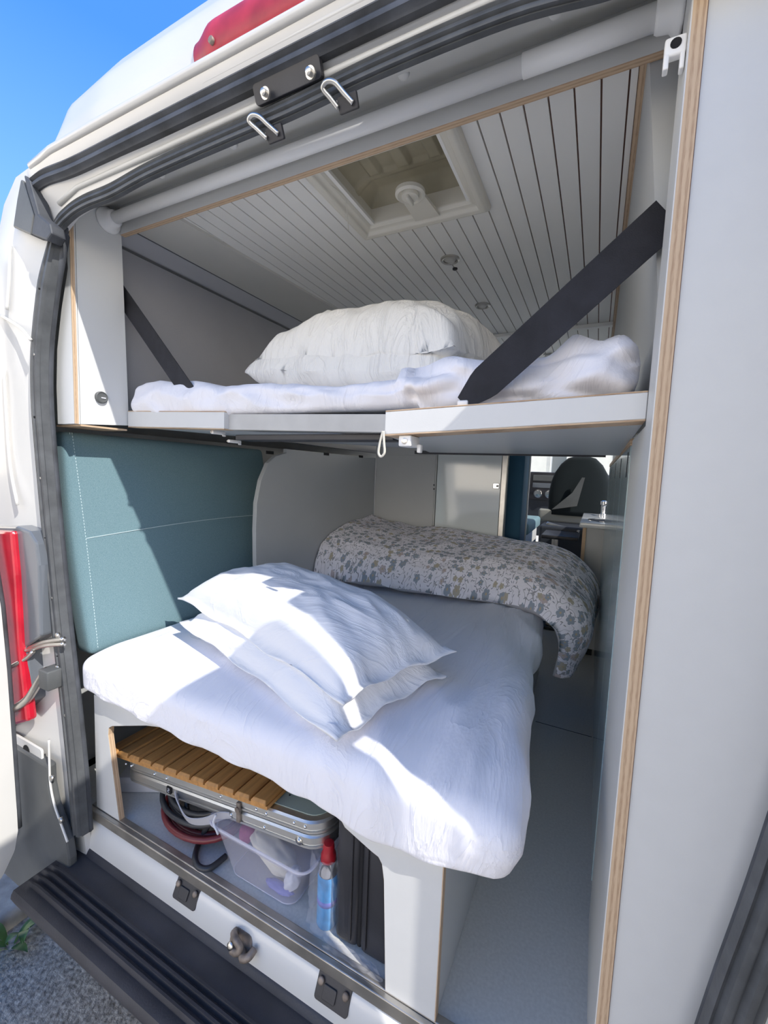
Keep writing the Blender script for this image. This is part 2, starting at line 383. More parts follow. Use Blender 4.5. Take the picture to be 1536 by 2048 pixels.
def thing(name, label, cat, loc=(0, 0, 0), group=None):
    o = bpy.data.objects.new(name, None); COL.objects.link(o); o.location = loc; o.empty_display_size = 0.05
    o['label'] = label; o['category'] = cat
    if group: o['group'] = group
    return o
def tag(o, label, cat, group=None):
    o['label'] = label; o['category'] = cat
    if group: o['group'] = group
    return o
def struct(o): o['kind'] = 'structure'; return o
def lerp(a, b, t): return a + (b - a) * t
def interp(tab, x):
    if x <= tab[0][0]: return tab[0][1]
    for (a, p), (b, q) in zip(tab, tab[1:]):
        if x <= b: return p + (q - p) * (x - a) / (b - a)
    return tab[-1][1]
def smoothpath(pts, n):
    """Catmull-Rom through pts"""
    pts = [Vector(p) for p in pts]; o = []
    for i in range(len(pts) - 1):
        p0, p1, p2, p3 = pts[max(i - 1, 0)], pts[i], pts[i + 1], pts[min(i + 2, len(pts) - 1)]
        for k in range(n):
            t = k / n
            o.append(0.5 * (2 * p1 + (p2 - p0) * t + (2 * p0 - 5 * p1 + 4 * p2 - p3) * t * t + (3 * p1 - p0 - 3 * p2 + p3) * t ** 3))
    o.append(pts[-1]); return o
def nz(x, y, z=0.0): return noise.noise(Vector((x, y, z)))
def ridge(x, y, z=0.0): return 1 - abs(noise.noise(Vector((x, y, z)))) * 2

#SECTION-SETTING
# ------------------------------------------------------------------ the outside
g = MB(); g.poly([(-60, -40, -0.55), (60, -40, -0.55), (60, 60, -0.55), (-60, 60, -0.55)])
struct(obj('ground', g, 'asphalt'))
k = MB(); k.rbox(-2.6, -1.62, 0.0, 0.74, -0.60, -0.50, 0.03); k.rbox(-2.6, -1.75, 0.745, 6.0, -0.60, -0.50, 0.03)
struct(obj('kerb', k, 'kerb', autos=40))

# ------------------------------------------------------------------ van body
van = thing('camper_van', 'white high-roof camper van standing with its rear doorway open', 'van', (-0.525, 0.62, -0.55))
CX2 = -1.05
LEFT = [((-1.200, -0.12), (-1.56, -0.14)), ((-1.214, -0.03), (-1.57, -0.03)), ((-1.226, 0.13), (-1.58, 0.13)), ((-1.252, 0.342), (-1.60, 0.342)), ((-1.282, 0.549), (-1.61, 0.549)),
        ((-1.315, 0.823), (-1.61, 0.823)), ((-1.335, 1.025), (-1.60, 1.025)), ((-1.344, 1.158), (-1.59, 1.165)), ((-1.335, 1.287), (-1.565, 1.31)),
        ((-1.303, 1.41), (-1.53, 1.45)), ((-1.268, 1.505), (-1.485, 1.59))]
cor = [P(118, 455, 'y', 0.634), P(140, 426, 'y', 0.636), P(175, 405, 'y', 0.638), P(230, 384, 'y', 0.64)]
cout = [(-1.445, 1.66), (-1.38, 1.712), (-1.28, 1.722), (-1.12, 1.722)]
for c, o_ in zip(cor, cout): LEFT.append(((c.x, c.z), o_))
LEFT.append(((-0.9, 1.621), (-0.9, 1.722))); LEFT.append(((-0.7, 1.624), (-0.7, 1.722)))
RING = LEFT + [((-0.525, 1.625), (-0.525, 1.722))] + [((CX2 - a[0], a[1] + (0.008 if a[1] > 1.6 and a[0] > -1.0 else 0)), (CX2 - b[0], b[1])) for a, b in reversed(LEFT)]
NL = len(RING)
def yin(z): return 0.632 if z < 1.5 else lerp(0.632, 0.641, min(1, (z - 1.5) / 0.1))
rows = [[], [], [], [], [], [], [], []]
for (ix, iz), (ox, oz) in RING:
    yi = yin(iz); d = Vector((ox - ix, oz - iz)); L_ = d.length
    c = Vector((ix, iz))
    top = iz > 1.55
    seq = [(-0.012, 0.085), (-0.006, yi - 0.632 + 0.012)] if not top else [(-0.006, 0.03), (-0.003, yi - 0.632 + 0.012)]
    def pt(fr, y): q = c + d * fr; return Vector((q.x, y, q.y))
    nrm = d / L_
    rows[0].append(Vector((ix + nrm.x * 0.03, 0.665, iz + nrm.y * 0.03)))
    rows[1].append(Vector((ix, yi + 0.016, iz)))
    rows[2].append(pt(0.0, yi))
    rows[3].append(pt(0.33, lerp(yi, 0.60, 0.20)))
    rows[4].append(pt(0.45, lerp(yi, 0.60, 0.50)))
    rows[5].append(pt(0.92, 0.599))
    rows[6].append(pt(1.0, 0.606))
    q = c + d + nrm * 0.02; rows[7].append(Vector((q.x, 0.66, q.y)))
mb = MB(); mb.rings(rows, close_u=False, cap=False)
obj('rear_frame', mb, 'paint', van, autos=50)
# sides of the van
def side(pts, y0, y1, name='side_panel'):
    m_ = MB(); m_.rings([[Vector((x, y0, z)) for x, z in pts], [Vector((x, y1, z)) for x, z in pts]], close_u=False, cap=False)
    return obj(name, m_, 'paint', van, autos=50)
SP = [(-1.58, -0.30), (-1.60, 0.2), (-1.63, 0.6), (-1.63, 1.0), (-1.61, 1.2), (-1.55, 1.5), (-1.40, 1.74), (-1.25, 1.85)]
side(SP, 0.66, 3.55)
side([p for p in SP if p[1] < 0.7] + [(-1.63, 0.80)], 3.55, 4.6)
SR = [(CX2 - x, z) for x, z in SP]
side(SR, 0.66, 2.65); side([p for p in SR if p[1] < 0.7] + [(CX2 + 1.63, 0.80)], 3.75, 4.6)
# roof dome: profile rising from the gutter, arched across
prof = [(0.612, 1.722), (0.616, 1.785), (0.640, 1.872), (0.680, 1.942), (0.75, 2.005), (0.90, 2.06), (1.2, 2.08), (2.4, 2.08), (4.0, 2.02)]
def roofpt(u, v):
    x = -0.525 + u * 0.768
    k_ = v * (len(prof) - 1); i = min(int(k_), len(prof) - 2); t = k_ - i
    y = lerp(prof[i][0], prof[i + 1][0], t); z = lerp(prof[i][1], prof[i + 1][1], t)
    drop = 1.0 - 0.10 * u * u - (0.9 * max(0.0, (abs(u) - 0.88) / 0.12) ** 2.6)
    return Vector((x, y + 0.05 * max(0, abs(u) - 0.7), 1.722 + (z - 1.722) * max(drop, 0)))
mb = MB(); mb.grid(lambda a, b: roofpt(a * 2 - 1, b), 72, 40)
obj('roof', mb, 'paint', van, smooth=True)
mb = MB()
mb.rings([[Vector((-1.25, 0.66, 1.72)), Vector((-1.25, 4.0, 1.85))], [Vector((-1.40, 0.66, 1.70)), Vector((-1.40, 4.0, 1.74))]], close_u=False, cap=False)
mb.rings([[Vector((0.20, 0.66, 1.72)), Vector((0.20, 4.0, 1.85))], [Vector((0.35, 0.66, 1.70)), Vector((0.35, 4.0, 1.74))]], close_u=False, cap=False)
obj('roof_shoulder', mb, 'paint', van)
# gutter lip along the top edge
gp = [Vector((-1.30, 0.603, 1.714)), Vector((-1.2, 0.598, 1.722))] + [Vector((x, 0.597, 1.723)) for x in (-1.0, -0.7, -0.4, -0.1, 0.15, 0.3)]
mb = MB(); mb.tube(gp, 0.0085, 10); mb.tube([p + Vector((0, 0.012, -0.017)) for p in gp], 0.006, 8)
obj('gutter_lip', mb, 'paint', van, smooth=True)
# seals
sp_ = [Vector((a[0], yin(a[1]) - 0.003, a[1])) for a, b in RING[1:-1]]
sp_[0].z = -0.03; sp_[-1].z = -0.03
sp_ = smoothpath(sp_, 6)
prof_s = [(-0.024, -0.004), (-0.024, 0.010), (-0.019, 0.016), (-0.013, 0.012), (-0.010, 0.019), (-0.002, 0.021), (0.003, 0.014), (0.008, 0.020), (0.015, 0.019), (0.018, 0.010), (0.022, 0.013), (0.024, -0.004)]
nb_ = Vector((0, -1, 0)); 
def sn(i): return Vector((0, -1, -0.25)) if sp_[i].z > 1.58 else Vector((0, -1, 0))
mb = MB(); mb.sweep(prof_s, sp_, sn, sc=lambda i: 0.62 if sp_[i].z > 1.58 else lerp(1.05, 0.62, max(0, (sp_[i].z - 1.45) / 0.13)))
obj('door_seal', mb, 'rubber_grey', van, autos=60)
mb = MB(); cc_ = Vector((-0.525, 0.66, 0.9)); lip = [p + Vector((0.016 if p.x < -1.0 and p.z < 1.56 else (-0.016 if p.x > -0.05 and p.z < 1.56 else 0), 0.010, 0.002 if p.z > 1.58 else 0)) for p in sp_]; mb.tube(lip, [0.006 if p.z > 1.58 else 0.010 for p in lip], 8); obj('seal_lip', mb, 'rubber', van, smooth=True)
# small clips along the left of the seal
for k_ in range(9):
    z = 0.15 + k_ * 0.16; x = interp([(a[1], a[0]) for a, b in LEFT[1:11]], z)
    mb = MB(); mb.lathe([(0.0045, 0), (0.0045, 0.022), (0.003, 0.024)], (x + (0.006 if k_ % 2 else -0.004), 0.632, z), (0, -1, 0), 8)
    obj('seal_clip', mb, 'steel' if k_ % 2 else 'dark', van, smooth=True)
up_ = [P(72, 368, 'y', 0.612), P(95, 348, 'y', 0.612), P(150, 320, 'y', 0.612), P(250, 274, 'y', 0.612), P(400, 209, 'y', 0.612), P(550, 131, 'y', 0.612)]
zt = 1.677; up_ = [Vector((p.x, 0.615, lerp(p.z, zt, 0.5 if i < 2 else 1))) for i, p in enumerate(up_)] + [Vector((-0.2, 0.615, zt)), Vector((0.1, 0.615, zt)), Vector((0.3, 0.615, zt))]
up_ = smoothpath(up_, 6)
prof_u = [(-0.020, -0.006), (-0.021, 0.008), (-0.014, 0.017), (-0.006, 0.012), (0.0, 0.020), (0.008, 0.022), (0.014, 0.014), (0.019, 0.012), (0.021, -0.006)]
mb = MB(); mb.sweep(prof_u, up_, lambda i: Vector((0, -1, -0.35)), sc=lambda i: 0.82)
obj('upper_seal', mb, 'rubber', van, autos=60)
# white stiffening channel between the seals
mb = MB(); mb.tube([(-1.24, 0.632, 1.63)] + [(x, 0.631, 1.648) for x in (-1.16, -1.0, -0.8, -0.5, -0.2, 0.1)], 0.0055, 10)
obj('header_channel', mb, 'paint_in', van, smooth=True)
# soffit between lower seal and curtain board
mb = MB(); mb.grid(lambda a, b: Vector((lerp(-1.27, 0.14, a), lerp(0.652, 0.80, b), lerp(1.632, 1.722, b) + 0.002 * math.sin(b * PI))), 20, 6)
obj('header_soffit', mb, 'paint_in', van, smooth=True)
for px, py in ((465, 326), (805, 193), (1108, 68), (322, 384)):
    y = 0.70; p = P(px, py, 'y', 0.69)
    mb = MB(); mb.lathe([(0.010, -0.004), (0.010, 0.002), (0.007, 0.004)], (p.x, 0.69, 1.658), (0, -0.5, -0.85), 16)
    obj('plug', mb, 'paint_in', van, smooth=True)
# bracket with two bolts, striker loops
def plate(c, w, h, ax_u, ax_v, t, name, m, parent, r=0.006):
    u = Vector(ax_u).normalized(); v = Vector(ax_v).normalized(); n_ = u.cross(v); c = Vector(c)
    pts = []
    for sx, sy, a0 in ((1, 1, 0), (-1, 1, 90), (-1, -1, 180), (1, -1, 270)):
        for k_ in range(4):
            a = math.radians(a0 + k_ * 30); pts.append(c + u * (sx * (w / 2 - r) + r * math.cos(a)) + v * (sy * (h / 2 - r) + r * math.sin(a)))
    b = MB(); b.rings([[p - n_ * t / 2 for p in pts], [p + n_ * t / 2 for p in pts]])
    return obj(name, b, m, parent, bevel=min(t * 0.2, 0.001))
hv = Vector((0, 0.3, -1)).normalized()
pb = P(578, 168, 'y', 0.622)
br = plate(pb + Vector((0, -0.004, 0)), 0.140, 0.030, (1, 0, 0), (0, -0.42, 1), 0.010, 'striker_bracket', 'plastic_black', van)
for sx, px, py in ((-1, 533, 188), (1, 623, 147)):
    p = P(px, py, 'y', 0.609)
    mb = MB(); mb.lathe([(0.009, 0), (0.009, 0.004), (0.0055, 0.004), (0.0055, 0.010), (0.003, 0.011)], p, (0, -0.9, -0.3), 14)
    obj('bolt', mb, 'steel', br, autos=40)
for pts in (((534, 277), (496, 240), (515, 230), (557, 268)), ((676, 216), (644, 174), (667, 162), (706, 206))):
    q = [P(pts[0][0], pts[0][1], 'y', 0.636), P(pts[1][0], pts[1][1], 'y', 0.616), P(pts[2][0], pts[2][1], 'y', 0.616), P(pts[3][0], pts[3][1], 'y', 0.636)]
    path = smoothpath([q[0], lerp(q[0], q[1], 0.5), lerp(q[0], q[1], 0.93), lerp(q[1], q[2], 0.5) + Vector((0, -0.002, 0.002)), lerp(q[3], q[2], 0.93), lerp(q[3], q[2], 0.5), q[3]], 6)
    mb = MB(); mb.tube(path, 0.0042, 10)
    lp = obj('striker_loop', mb, 'steel', van, smooth=True)
    c = (q[0] + q[3]) / 2
    plate(c + Vector((0.004, 0.002, 0.004)), 0.036, 0.022, (1, 0, 0), (0, -0.5, 1), 0.006, 'striker_base', 'plastic_black', lp, 0.002)
# corner piece at the top left
for nm, m_, y0, pp in (('corner_guard', 'rubber', 0.596, ((50, 350), (62, 362), (80, 430), (102, 448), (106, 468), (97, 482), (66, 470), (72, 430), (58, 385))), ('corner_guard_lip', 'plastic_grey', 0.597, ((44, 358), (56, 384), (70, 430), (64, 471), (28, 455), (36, 400)))):
    mb = MB(); mb.prism([(P(x, y, 'y', 0.60).x, P(x, y, 'y', 0.60).z) for x, y in pp], 'y', y0, 0.63)
    obj(nm, mb, m_, van, bevel=0.004)
# raised panel seams on the left pillar
for pa in ([(20, 490), (18, 560), (14, 620)], [(8, 740), (12, 820), (20, 930), (35, 1010)], [(0, 630), (40, 655), (62, 680)]):
    mb = MB(); mb.tube(smoothpath([P(x, y, 'y', 0.603) for x, y in pa], 5), 0.004, 8)
    obj('pillar_seam', mb, 'paint', van, smooth=True)
# tail light
hp = [P(x, y, 'y', 0.598) for x, y in ((-60, 1050), (40, 1052), (66, 1062), (80, 1085), (86, 1130), (90, 1270), (60, 1292), (70, 1400), (20, 1462), (-60, 1480))]
mb = MB(); mb.prism([(p.x, p.z) for p in hp], 'y', 0.588, 0.64)
tl = obj('tail_light', mb, 'smoke', van, bevel=0.006)
lp_ = [P(x, y, 'y', 0.585) for x, y in ((-60, 1058), (32, 1062), (40, 1150), (48, 1300), (64, 1440), (20, 1452), (-60, 1470))]
mb = MB(); mb.prism([(p.x, p.z) for p in lp_], 'y', 0.574, 0.60)
obj('red_lens', mb, 'red', tl, bevel=0.008)
# brake light on the roof edge
def lens(u, v):
    x = lerp(-0.738, -0.312, u); c = 0.5 - 0.5 * math.cos(min(1, min(u, 1 - u) / 0.12) * PI)
    z0 = 1.738; h = 0.080 * (0.6 + 0.4 * c)
    zc = z0 + h / 2 + (0.080 - h) * 0.35; a = v * 2 * PI
    return Vector((x, 0.620 - 0.024 * math.cos(a) * (0.5 + 0.5 * c) + 0.10 * (zc + math.sin(a) * h / 2 - 1.745), zc + math.sin(a) * h / 2))
mb = MB(); mb.rings([[lens(i / 40, j / 20) for j in range(20)] for i in range(41)])
bl = obj('brake_light', mb, 'red_dull', van, smooth=True)
p = P(424, 82, 'y', 0.600); mb = MB(); mb.lathe([(0.006, 0), (0.006, 0.008), (0.004, 0.009)], p + Vector((0, 0.004, 0)), (0, -1, 0), 10); obj('screw', mb, 'rust', bl, smooth=True)
# sill, metal strip, step
XS0, XS1 = -1.235, 0.16
mb = MB(); mb.ribbon([(0.70, -0.024), (0.668, -0.023), (0.660, -0.032), (0.652, -0.048), (0.645, -0.070), (0.641, -0.095), (0.640, -0.13), (0.66, -0.20)], 'x', XS0, XS1)
sill = obj('sill', mb, 'paint', van, smooth=True)
mb = MB(); mb.box(-1.245, 0.16, 0.661, 0.673, -0.024, 0.004); mb.box(-1.245, 0.16, 0.6735, 0.690, -0.010, 0.0055)
obj('threshold_strip', mb, 'strip', van, bevel=0.002)
for c, w_ in ((P(376, 1783, 'z', -0.044), 0), (P(668, 1983, 'z', -0.044), 1)):
    pl = plate(c, 0.078, 0.050, (1, 0, 0), (0, 0.45, 0.89), 0.010, 'guide_plate', 'plastic_black', van)
    plate(c + Vector((-0.006, -0.007, -0.002)), 0.030, 0.024, (1, 0, 0), (0, 0.45, 0.89), 0.006, 'guide_pad', 'plastic_black', pl, 0.003)
    for dx in (-0.029, 0.029):
        mb = MB(); mb.lathe([(0.007, 0), (0.007, 0.004), (0.004, 0.005)], c + Vector((dx, -0.002, 0.010)), (0, -0.89, 0.45), 12); obj('bolt', mb, 'rust', pl, smooth=True)
c = P(487, 1885, 'z', -0.060)
la = plate(c + Vector((-0.006, 0, 0)), 0.060, 0.040, (1, 0, 0), (0, 0.45, 0.89), 0.006, 'door_latch', 'rust', van, 0.014)
nrm_ = Vector((0, -0.89, 0.45)); vv_ = Vector((0, 0.45, 0.89))
def lq(u, v, n_): return c + Vector((1, 0, 0)) * u + vv_ * v + nrm_ * n_
mb = MB(); mb.tube(smoothpath([lq(-0.024, 0.010, 0.004), lq(-0.020, 0.014, 0.018), lq(-0.004, 0.012, 0.026), lq(0.008, 0.002, 0.022), lq(0.002, -0.010, 0.020), lq(-0.014, -0.012, 0.018)], 6), 0.0075, 10); obj('latch_jaw', mb, 'rust', la, smooth=True)
mb = MB(); mb.tube(smoothpath([lq(0.006, -0.010, 0.006), lq(0.020, -0.012, 0.020), lq(0.034, -0.004, 0.020), lq(0.036, 0.006, 0.008)], 6), [0.008] * 19, 10); obj('latch_hook', mb, 'rust', la, smooth=True)
mb = MB(); mb.lathe([(0.008, 0), (0.008, 0.004), (0.004, 0.005)], lq(-0.016, -0.004, 0.022), nrm_, 12); obj('bolt', mb, 'steel', la, smooth=True)
# bumper step: swept profile with five ribs
prof_b = [(0.66, -0.085), (0.645, -0.088), (0.637, -0.094), (0.630, -0.104), (0.600, -0.100)]
for yy in (0.572, 0.555, 0.538, 0.520):
    prof_b += [(yy + 0.006, -0.103), (yy + 0.002, -0.095), (yy - 0.003, -0.095), (yy - 0.007, -0.105)]
prof_b += [(0.500, -0.103), (0.489, -0.106), (0.484, -0.114), (0.482, -0.124), (0.490, -0.146), (0.53, -0.17), (0.66, -0.22)]
mb = MB()
R_ = []
for x in (-1.262, -1.245, -1.228, -1.210):
    f_ = min(1, (x + 1.262) / 0.05); R_.append([Vector((x, y, z if z < -0.112 or y > 0.60 else lerp(-0.106, z, f_))) for y, z in prof_b])
for x in (-0.9, -0.5, -0.1, 0.25): R_.append([Vector((x, y, z)) for y, z in prof_b])
mb.rings(R_)
obj('bumper_step', mb, 'plastic_step', van, autos=35)
bce = [P(x, y, 'y', 0.588) for x, y in ((96, 1532), (98, 1570), (106, 1610), (120, 1650), (132, 1684), (138, 1720))]
mb = MB(); mb.prism([(-1.60, -0.30), (-1.60, 0.15), (-1.50, bce[0].z)] + [(p.x, p.z) for p in bce] + [(bce[-1].x, -0.30)], 'y', 0.586, 0.610)
obj('bumper_corner', mb, 'plastic_grey', van, bevel=0.006)
mb = MB(); mb.prism([(0.585, -0.30), (0.585, 0.125), (0.60, 0.155), (0.66, 0.16), (0.66, -0.30)], 'x', 0.225, 0.55)
obj('bumper_corner', mb, 'plastic_grey', van, bevel=0.008)
# pressed hole and lips on the lower left pillar
hx = P(52, 1508, 'y', 0.592)
pl = plate((hx.x - 0.02, 0.597, hx.z), 0.20, 0.075, (1, 0, 0), (0, 0, 1), 0.006, 'pillar_plate', 'paint', van, 0.008)
plate((hx.x, 0.5935, hx.z), 0.034, 0.052, (1, 0, 0), (0, 0, 1), 0.003, 'pillar_hole', 'dark', pl, 0.016)
for px, py in ((104, 1556), (122, 1640)):
    p = P(px, py, 'y', 0.588); mb = MB(); mb.lathe([(0.008, -0.004), (0.008, 0.003), (0.005, 0.004)], p, (0, -1, 0), 12); obj('bolt', mb, 'steel', van, smooth=True)
mb = MB(); mb.tube(smoothpath([P(x + 2, y, 'y', 0.588) for x, y in ((96, 1480), (97, 1532), (99, 1570), (107, 1610), (121, 1650), (133, 1684))], 5), 0.003, 8)
obj('pillar_lip', mb, 'paint', van, smooth=True)
# underside
mb = MB(); mb.box(-1.55, 0.5, 0.66, 4.6, -0.36, -0.035); obj('underbody', mb, 'plastic_black', van)

# left rear door, swung open beside the pillar, with its hinge and stay
ld = thing('rear_door', 'white left rear van door swung open, its edge by the red tail light', 'door', (-1.43, 0.55, -0.10))
edge = [P(x, y, 'y', 0.55) for x, y in ((-20, 1080), (2, 1215), (14, 1340), (24, 1480), (32, 1600), (40, 1700), (44, 1750))]
poly = [(-0.16, edge[0].z + 0.55), (0.42, edge[0].z + 0.55)]
mb = MB(); R_ = []
zs = [-0.17, -0.14, -0.09, -0.04, 0.02] + [p.z for p in reversed(edge)] + [1.1, 1.4, 1.55]
tab = sorted([(p.z, p.x) for p in edge])
def dx(z): return interp(tab, z) if z < 0.95 else interp(tab, 0.95) + (z - 0.95) * -0.12
zs = sorted(set(round(z, 3) for z in zs))
for z in zs:
    yb = 0.55 if z > -0.04 else 0.55 - 0.06 * ((-0.04 - z) / 0.13) ** 2
    x = dx(max(z, 0.0))
    R_.append([Vector((x, yb, z)), Vector((x + 0.004, yb - 0.03, z)), Vector((x + 0.004, -0.20, z)), Vector((x - 0.05, -0.20, z)), Vector((x - 0.06, yb, z))])
mb.rings(R_); obj('door_shell', mb, 'paint', ld, autos=40)
mb = MB(); mb.tube([Vector((dx(max(z, 0)) - 0.012, 0.557, z)) for z in zs if z > -0.05], 0.008, 8); obj('door_rubber', mb, 'rubber', ld, smooth=True)
mb = MB(); mb.rbox(-1.372, -1.352, 0.02, 0.47, 0.0, 0.42, 0.008); obj('door_trim', mb, 'plastic_grey', ld, autos=40)
mb = MB(); q = P(112, 1352, 'y', 0.607); mb.rbox(q.x - 0.02, q.x + 0.024, 0.575, 0.625, q.z - 0.025, q.z + 0.028, 0.004)
hb = obj('hinge', mb, 'plastic_grey', van, autos=40)
mb = MB(); mb.tube(smoothpath([P(95, 1340, 'y', 0.59), P(80, 1360, 'y', 0.585), P(58, 1395, 'y', 0.58), P(38, 1412, 'y', 0.57), P(15, 1425, 'y', 0.56)], 5), [0.011] * 21, 10)
obj('hinge_arm', mb, 'steel', hb, smooth=True)
mb = MB(); mb.tube(smoothpath([P(128, 1288, 'y', 0.605), P(95, 1290, 'y', 0.60), P(64, 1298, 'y', 0.595), P(52, 1300, 'y', 0.59)], 5), 0.006, 10)
mb.tube(smoothpath([P(128, 1278, 'y', 0.605), P(90, 1283, 'y', 0.60), P(58, 1296, 'y', 0.595)], 5), 0.006, 10)
mb.tube(smoothpath([P(66, 1303, 'y', 0.592), P(50, 1318, 'y', 0.585), P(14, 1338, 'y', 0.56)], 5), 0.006, 10)
obj('door_stay', mb, 'steel', van, smooth=True)
for px, py in ((118, 1270), (118, 1335)):
    p = P(px, py, 'y', 0.612); mb = MB(); mb.lathe([(0.008, 0), (0.008, 0.006), (0.005, 0.008)], p, (0, -1, 0), 12); obj('bolt', mb, 'steel', hb, smooth=True)
mb = MB(); mb.rbox(0.280, 0.310, 0.505, 0.62, -0.10, 1.62, 0.008); obj('sun_blocker', mb, 'paint', van, autos=40)  # unseen upright slab, added to narrow the sun stripe across the lower bed
# right rear door, swung open, standing beside the doorway
rd = thing('rear_door', 'white right rear van door swung open beside the tall grey panel', 'door', (0.33, 0.44, -0.10))
mb = MB(); mb.rbox(0.315, 0.365, -0.30, 0.455, -0.08, 1.655, 0.02); obj('door_shell', mb, 'paint', rd, autos=40)
mb = MB(); mb.rbox(0.300, 0.318, -0.20, 0.36, 0.05, 0.60, 0.008); obj('door_trim', mb, 'plastic_grey', rd, autos=40)
mb = MB(); mb.tube([(0.33, 0.46, 0.25), (0.34, 0.53, 0.25), (0.33, 0.60, 0.25)], 0.012, 8); mb.tube([(0.33, 0.46, 1.2), (0.34, 0.53, 1.2), (0.33, 0.60, 1.2)], 0.012, 8)
obj('hinge', mb, 'steel', rd, smooth=True)

# ------------------------------------------------------------------ room shell
mb = MB(); mb.box(-1.42, 0.55, 0.672, 4.5, -0.03, 0.0); struct(obj('floor', mb, 'vinyl'))
mb = MB(); mb.box(-0.15, 0.06, 1.792, 1.795, 0, 0.0006); struct(obj('trim_1', mb, 'dark'))
mb = MB(); mb.box(-1.345, -1.31, 0.815, 3.5, 1.125, 1.640); struct(obj('wall_left', mb, 'lining'))
mb = MB(); mb.box(-1.475, -1.455, 0.70, 3.5, 0.0, 1.10); struct(obj('wall_left_lower', mb, 'wall_grey'))
# left cove: sloped strip, flat side board
mb = MB(); mb.rings([[Vector((-1.318, y, 1.634)), Vector((-1.26, y, 1.672)), Vector((-1.26, y, 1.69)), Vector((-1.33, y, 1.66))] for y in (0.815, 3.4)]); struct(obj('trim_2', mb, 'cove'))
mb = MB(); mb.box(-1.3105, -1.306, 0.815, 3.4, 1.630, 1.636); mb.box(-1.2625, -1.2605, 0.815, 3.4, 1.6695, 1.673); struct(obj('trim_6', mb, 'plastic_grey'))
mb = MB(); mb.prism([(-1.262, 0.815), (-1.085, 0.815), (-0.99, 2.2), (-0.99, 3.4), (-1.262, 3.4)], 'z', 1.672, 1.69); struct(obj('trim_3', mb, 'cream'))
# planked ceiling (grooves are real gaps over a brown backing), with the roof-light opening
VX0, VX1, VY1 = -0.612, -0.335, 1.088
mb = MB(); pitch = 0.0428
xr = 0.012
edges = [xr, -0.0011 - 0.0]
x = -0.0011
edges = []
kx = 0
while True:
    a = -0.0439 + 0.0428 - kx * pitch; b = a - pitch
    if a < -1.10: break
    if kx == 0: a = -0.0011
    l, r_ = b + 0.0017, a - 0.0017
    segs = [(0.815, 3.4)]
    if r_ > VX0 and l < VX1: segs = [(1.088, 3.4)] if l > VX0 - 0.02 and r_ < VX1 + 0.02 else [(0.815, 3.4)]
    for (y0, y1) in segs: mb.box(l, r_, y0, y1, 1.680, 1.688)
    kx += 1
mb.box(0.0002, 0.011, 0.815, 3.4, 1.680, 1.688)
ce = struct(obj('ceiling', mb, 'plank'))
mb = MB(); mb.box(-1.1, 0.012, 1.09, 3.4, 1.688, 1.70); mb.box(-1.1, VX0 - 0.002, 0.815, 1.09, 1.688, 1.70); mb.box(VX1 + 0.002, 0.012, 0.815, 1.09, 1.688, 1.70)
struct(obj('ceiling_backing', mb, 'groove'))
mb = MB(); mb.box(0.012, 0.022, 0.80, 3.4, 1.672, 1.69); struct(obj('trim_4', mb, 'ply_x'))
mb = MB(); mb.box(-0.95, 0.012, 2.11, 2.135, 1.664, 1.679); struct(obj('trim_5', mb, 'plank'))
mb = MB(); mb.prism([(0.070, 1.10), (0.070, 1.25), (0.0222, 1.671), (0.0222, 1.69), (0.05, 1.72), (0.10, 1.72), (0.10, 1.10)], 'y', 0.818, 2.65); struct(obj('wall_right', mb, 'wall_grey'))

# ------------------------------------------------------------------ right partition, rear panel
pt_ = thing('partition_board', 'tall white partition board with thick plywood front edge, right of the beds', 'partition', (0.068, 0.67, 0.0))
mb = MB(); mb.box(0.0600, 0.0615, 0.6705, 0.758, 0.0, 1.75); mb.box(0.0600, 0.0615, 0.758, 1.02, 0.0, 1.085); obj('board', mb, 'laminate', pt_)
mb = MB(); mb.box(0.0615, 0.0765, 0.670, 0.757, 0.0, 1.75); mb.box(0.0615, 0.0765, 0.757, 1.02, 0.0, 1.0845); obj('plywood_edge', mb, 'ply_x', pt_)
rp_ = thing('rear_panel', 'wide plain pale grey rear panel between plywood edge and right seal', 'panel', (0.14, 0.69, 0.0))
def rx(z): return CX2 - interp([(a[1], a[0]) for a, b in LEFT[0:11]], z) - 0.004
mb = MB(); poly = [(0.0775, 0.0), (rx(0.0), 0.0)] + [(rx(z), z) for z in (0.2, 0.4, 0.6, 0.8, 1.0, 1.15, 1.3, 1.4, 1.5)] + [(0.15, 1.61), (0.0775, 1.66)]
mb.prism(poly, 'y', 0.673, 0.688); obj('face_board', mb, 'laminate', rp_)
mb = MB(); mb.box(0.0768, 0.0774, 0.6715, 0.69, 0.0, 1.66); obj('dark_joint', mb, 'groove', rp_)

# ------------------------------------------------------------------ left corner locker
lk = thing('corner_locker', 'white corner locker with round lock above the teal cushion', 'locker', (-1.30, 0.69, 1.10))
ltab = [(a[1], a[0]) for a, b in LEFT[0:12]]
poly = [(-1.281, 1.099)] + [(interp(ltab, z) + 0.004, z) for z in (1.099, 1.2, 1.3, 1.4, 1.5)] + [(-1.262, 1.56), (-1.23, 1.60), (-1.205, 1.628), (-1.281, 1.628)]
poly = [(-1.2695, 1.099)] + [(interp(ltab, z) - 0.01, z) for z in (1.099, 1.2, 1.3, 1.4, 1.5)] + [(-1.285, 1.57), (-1.272, 1.66), (-1.2695, 1.665)]
mb = MB(); mb.prism(poly, 'y', 0.668, 0.682); obj('front_board', mb, 'locker_white', lk)
mb = MB(); mb.prism([(0.684, 1.0995), (0.818, 1.111), (0.804, 1.70), (0.715, 1.70), (0.684, 1.66)], 'x', -1.285, -1.270); obj('door', mb, 'locker_white', lk)
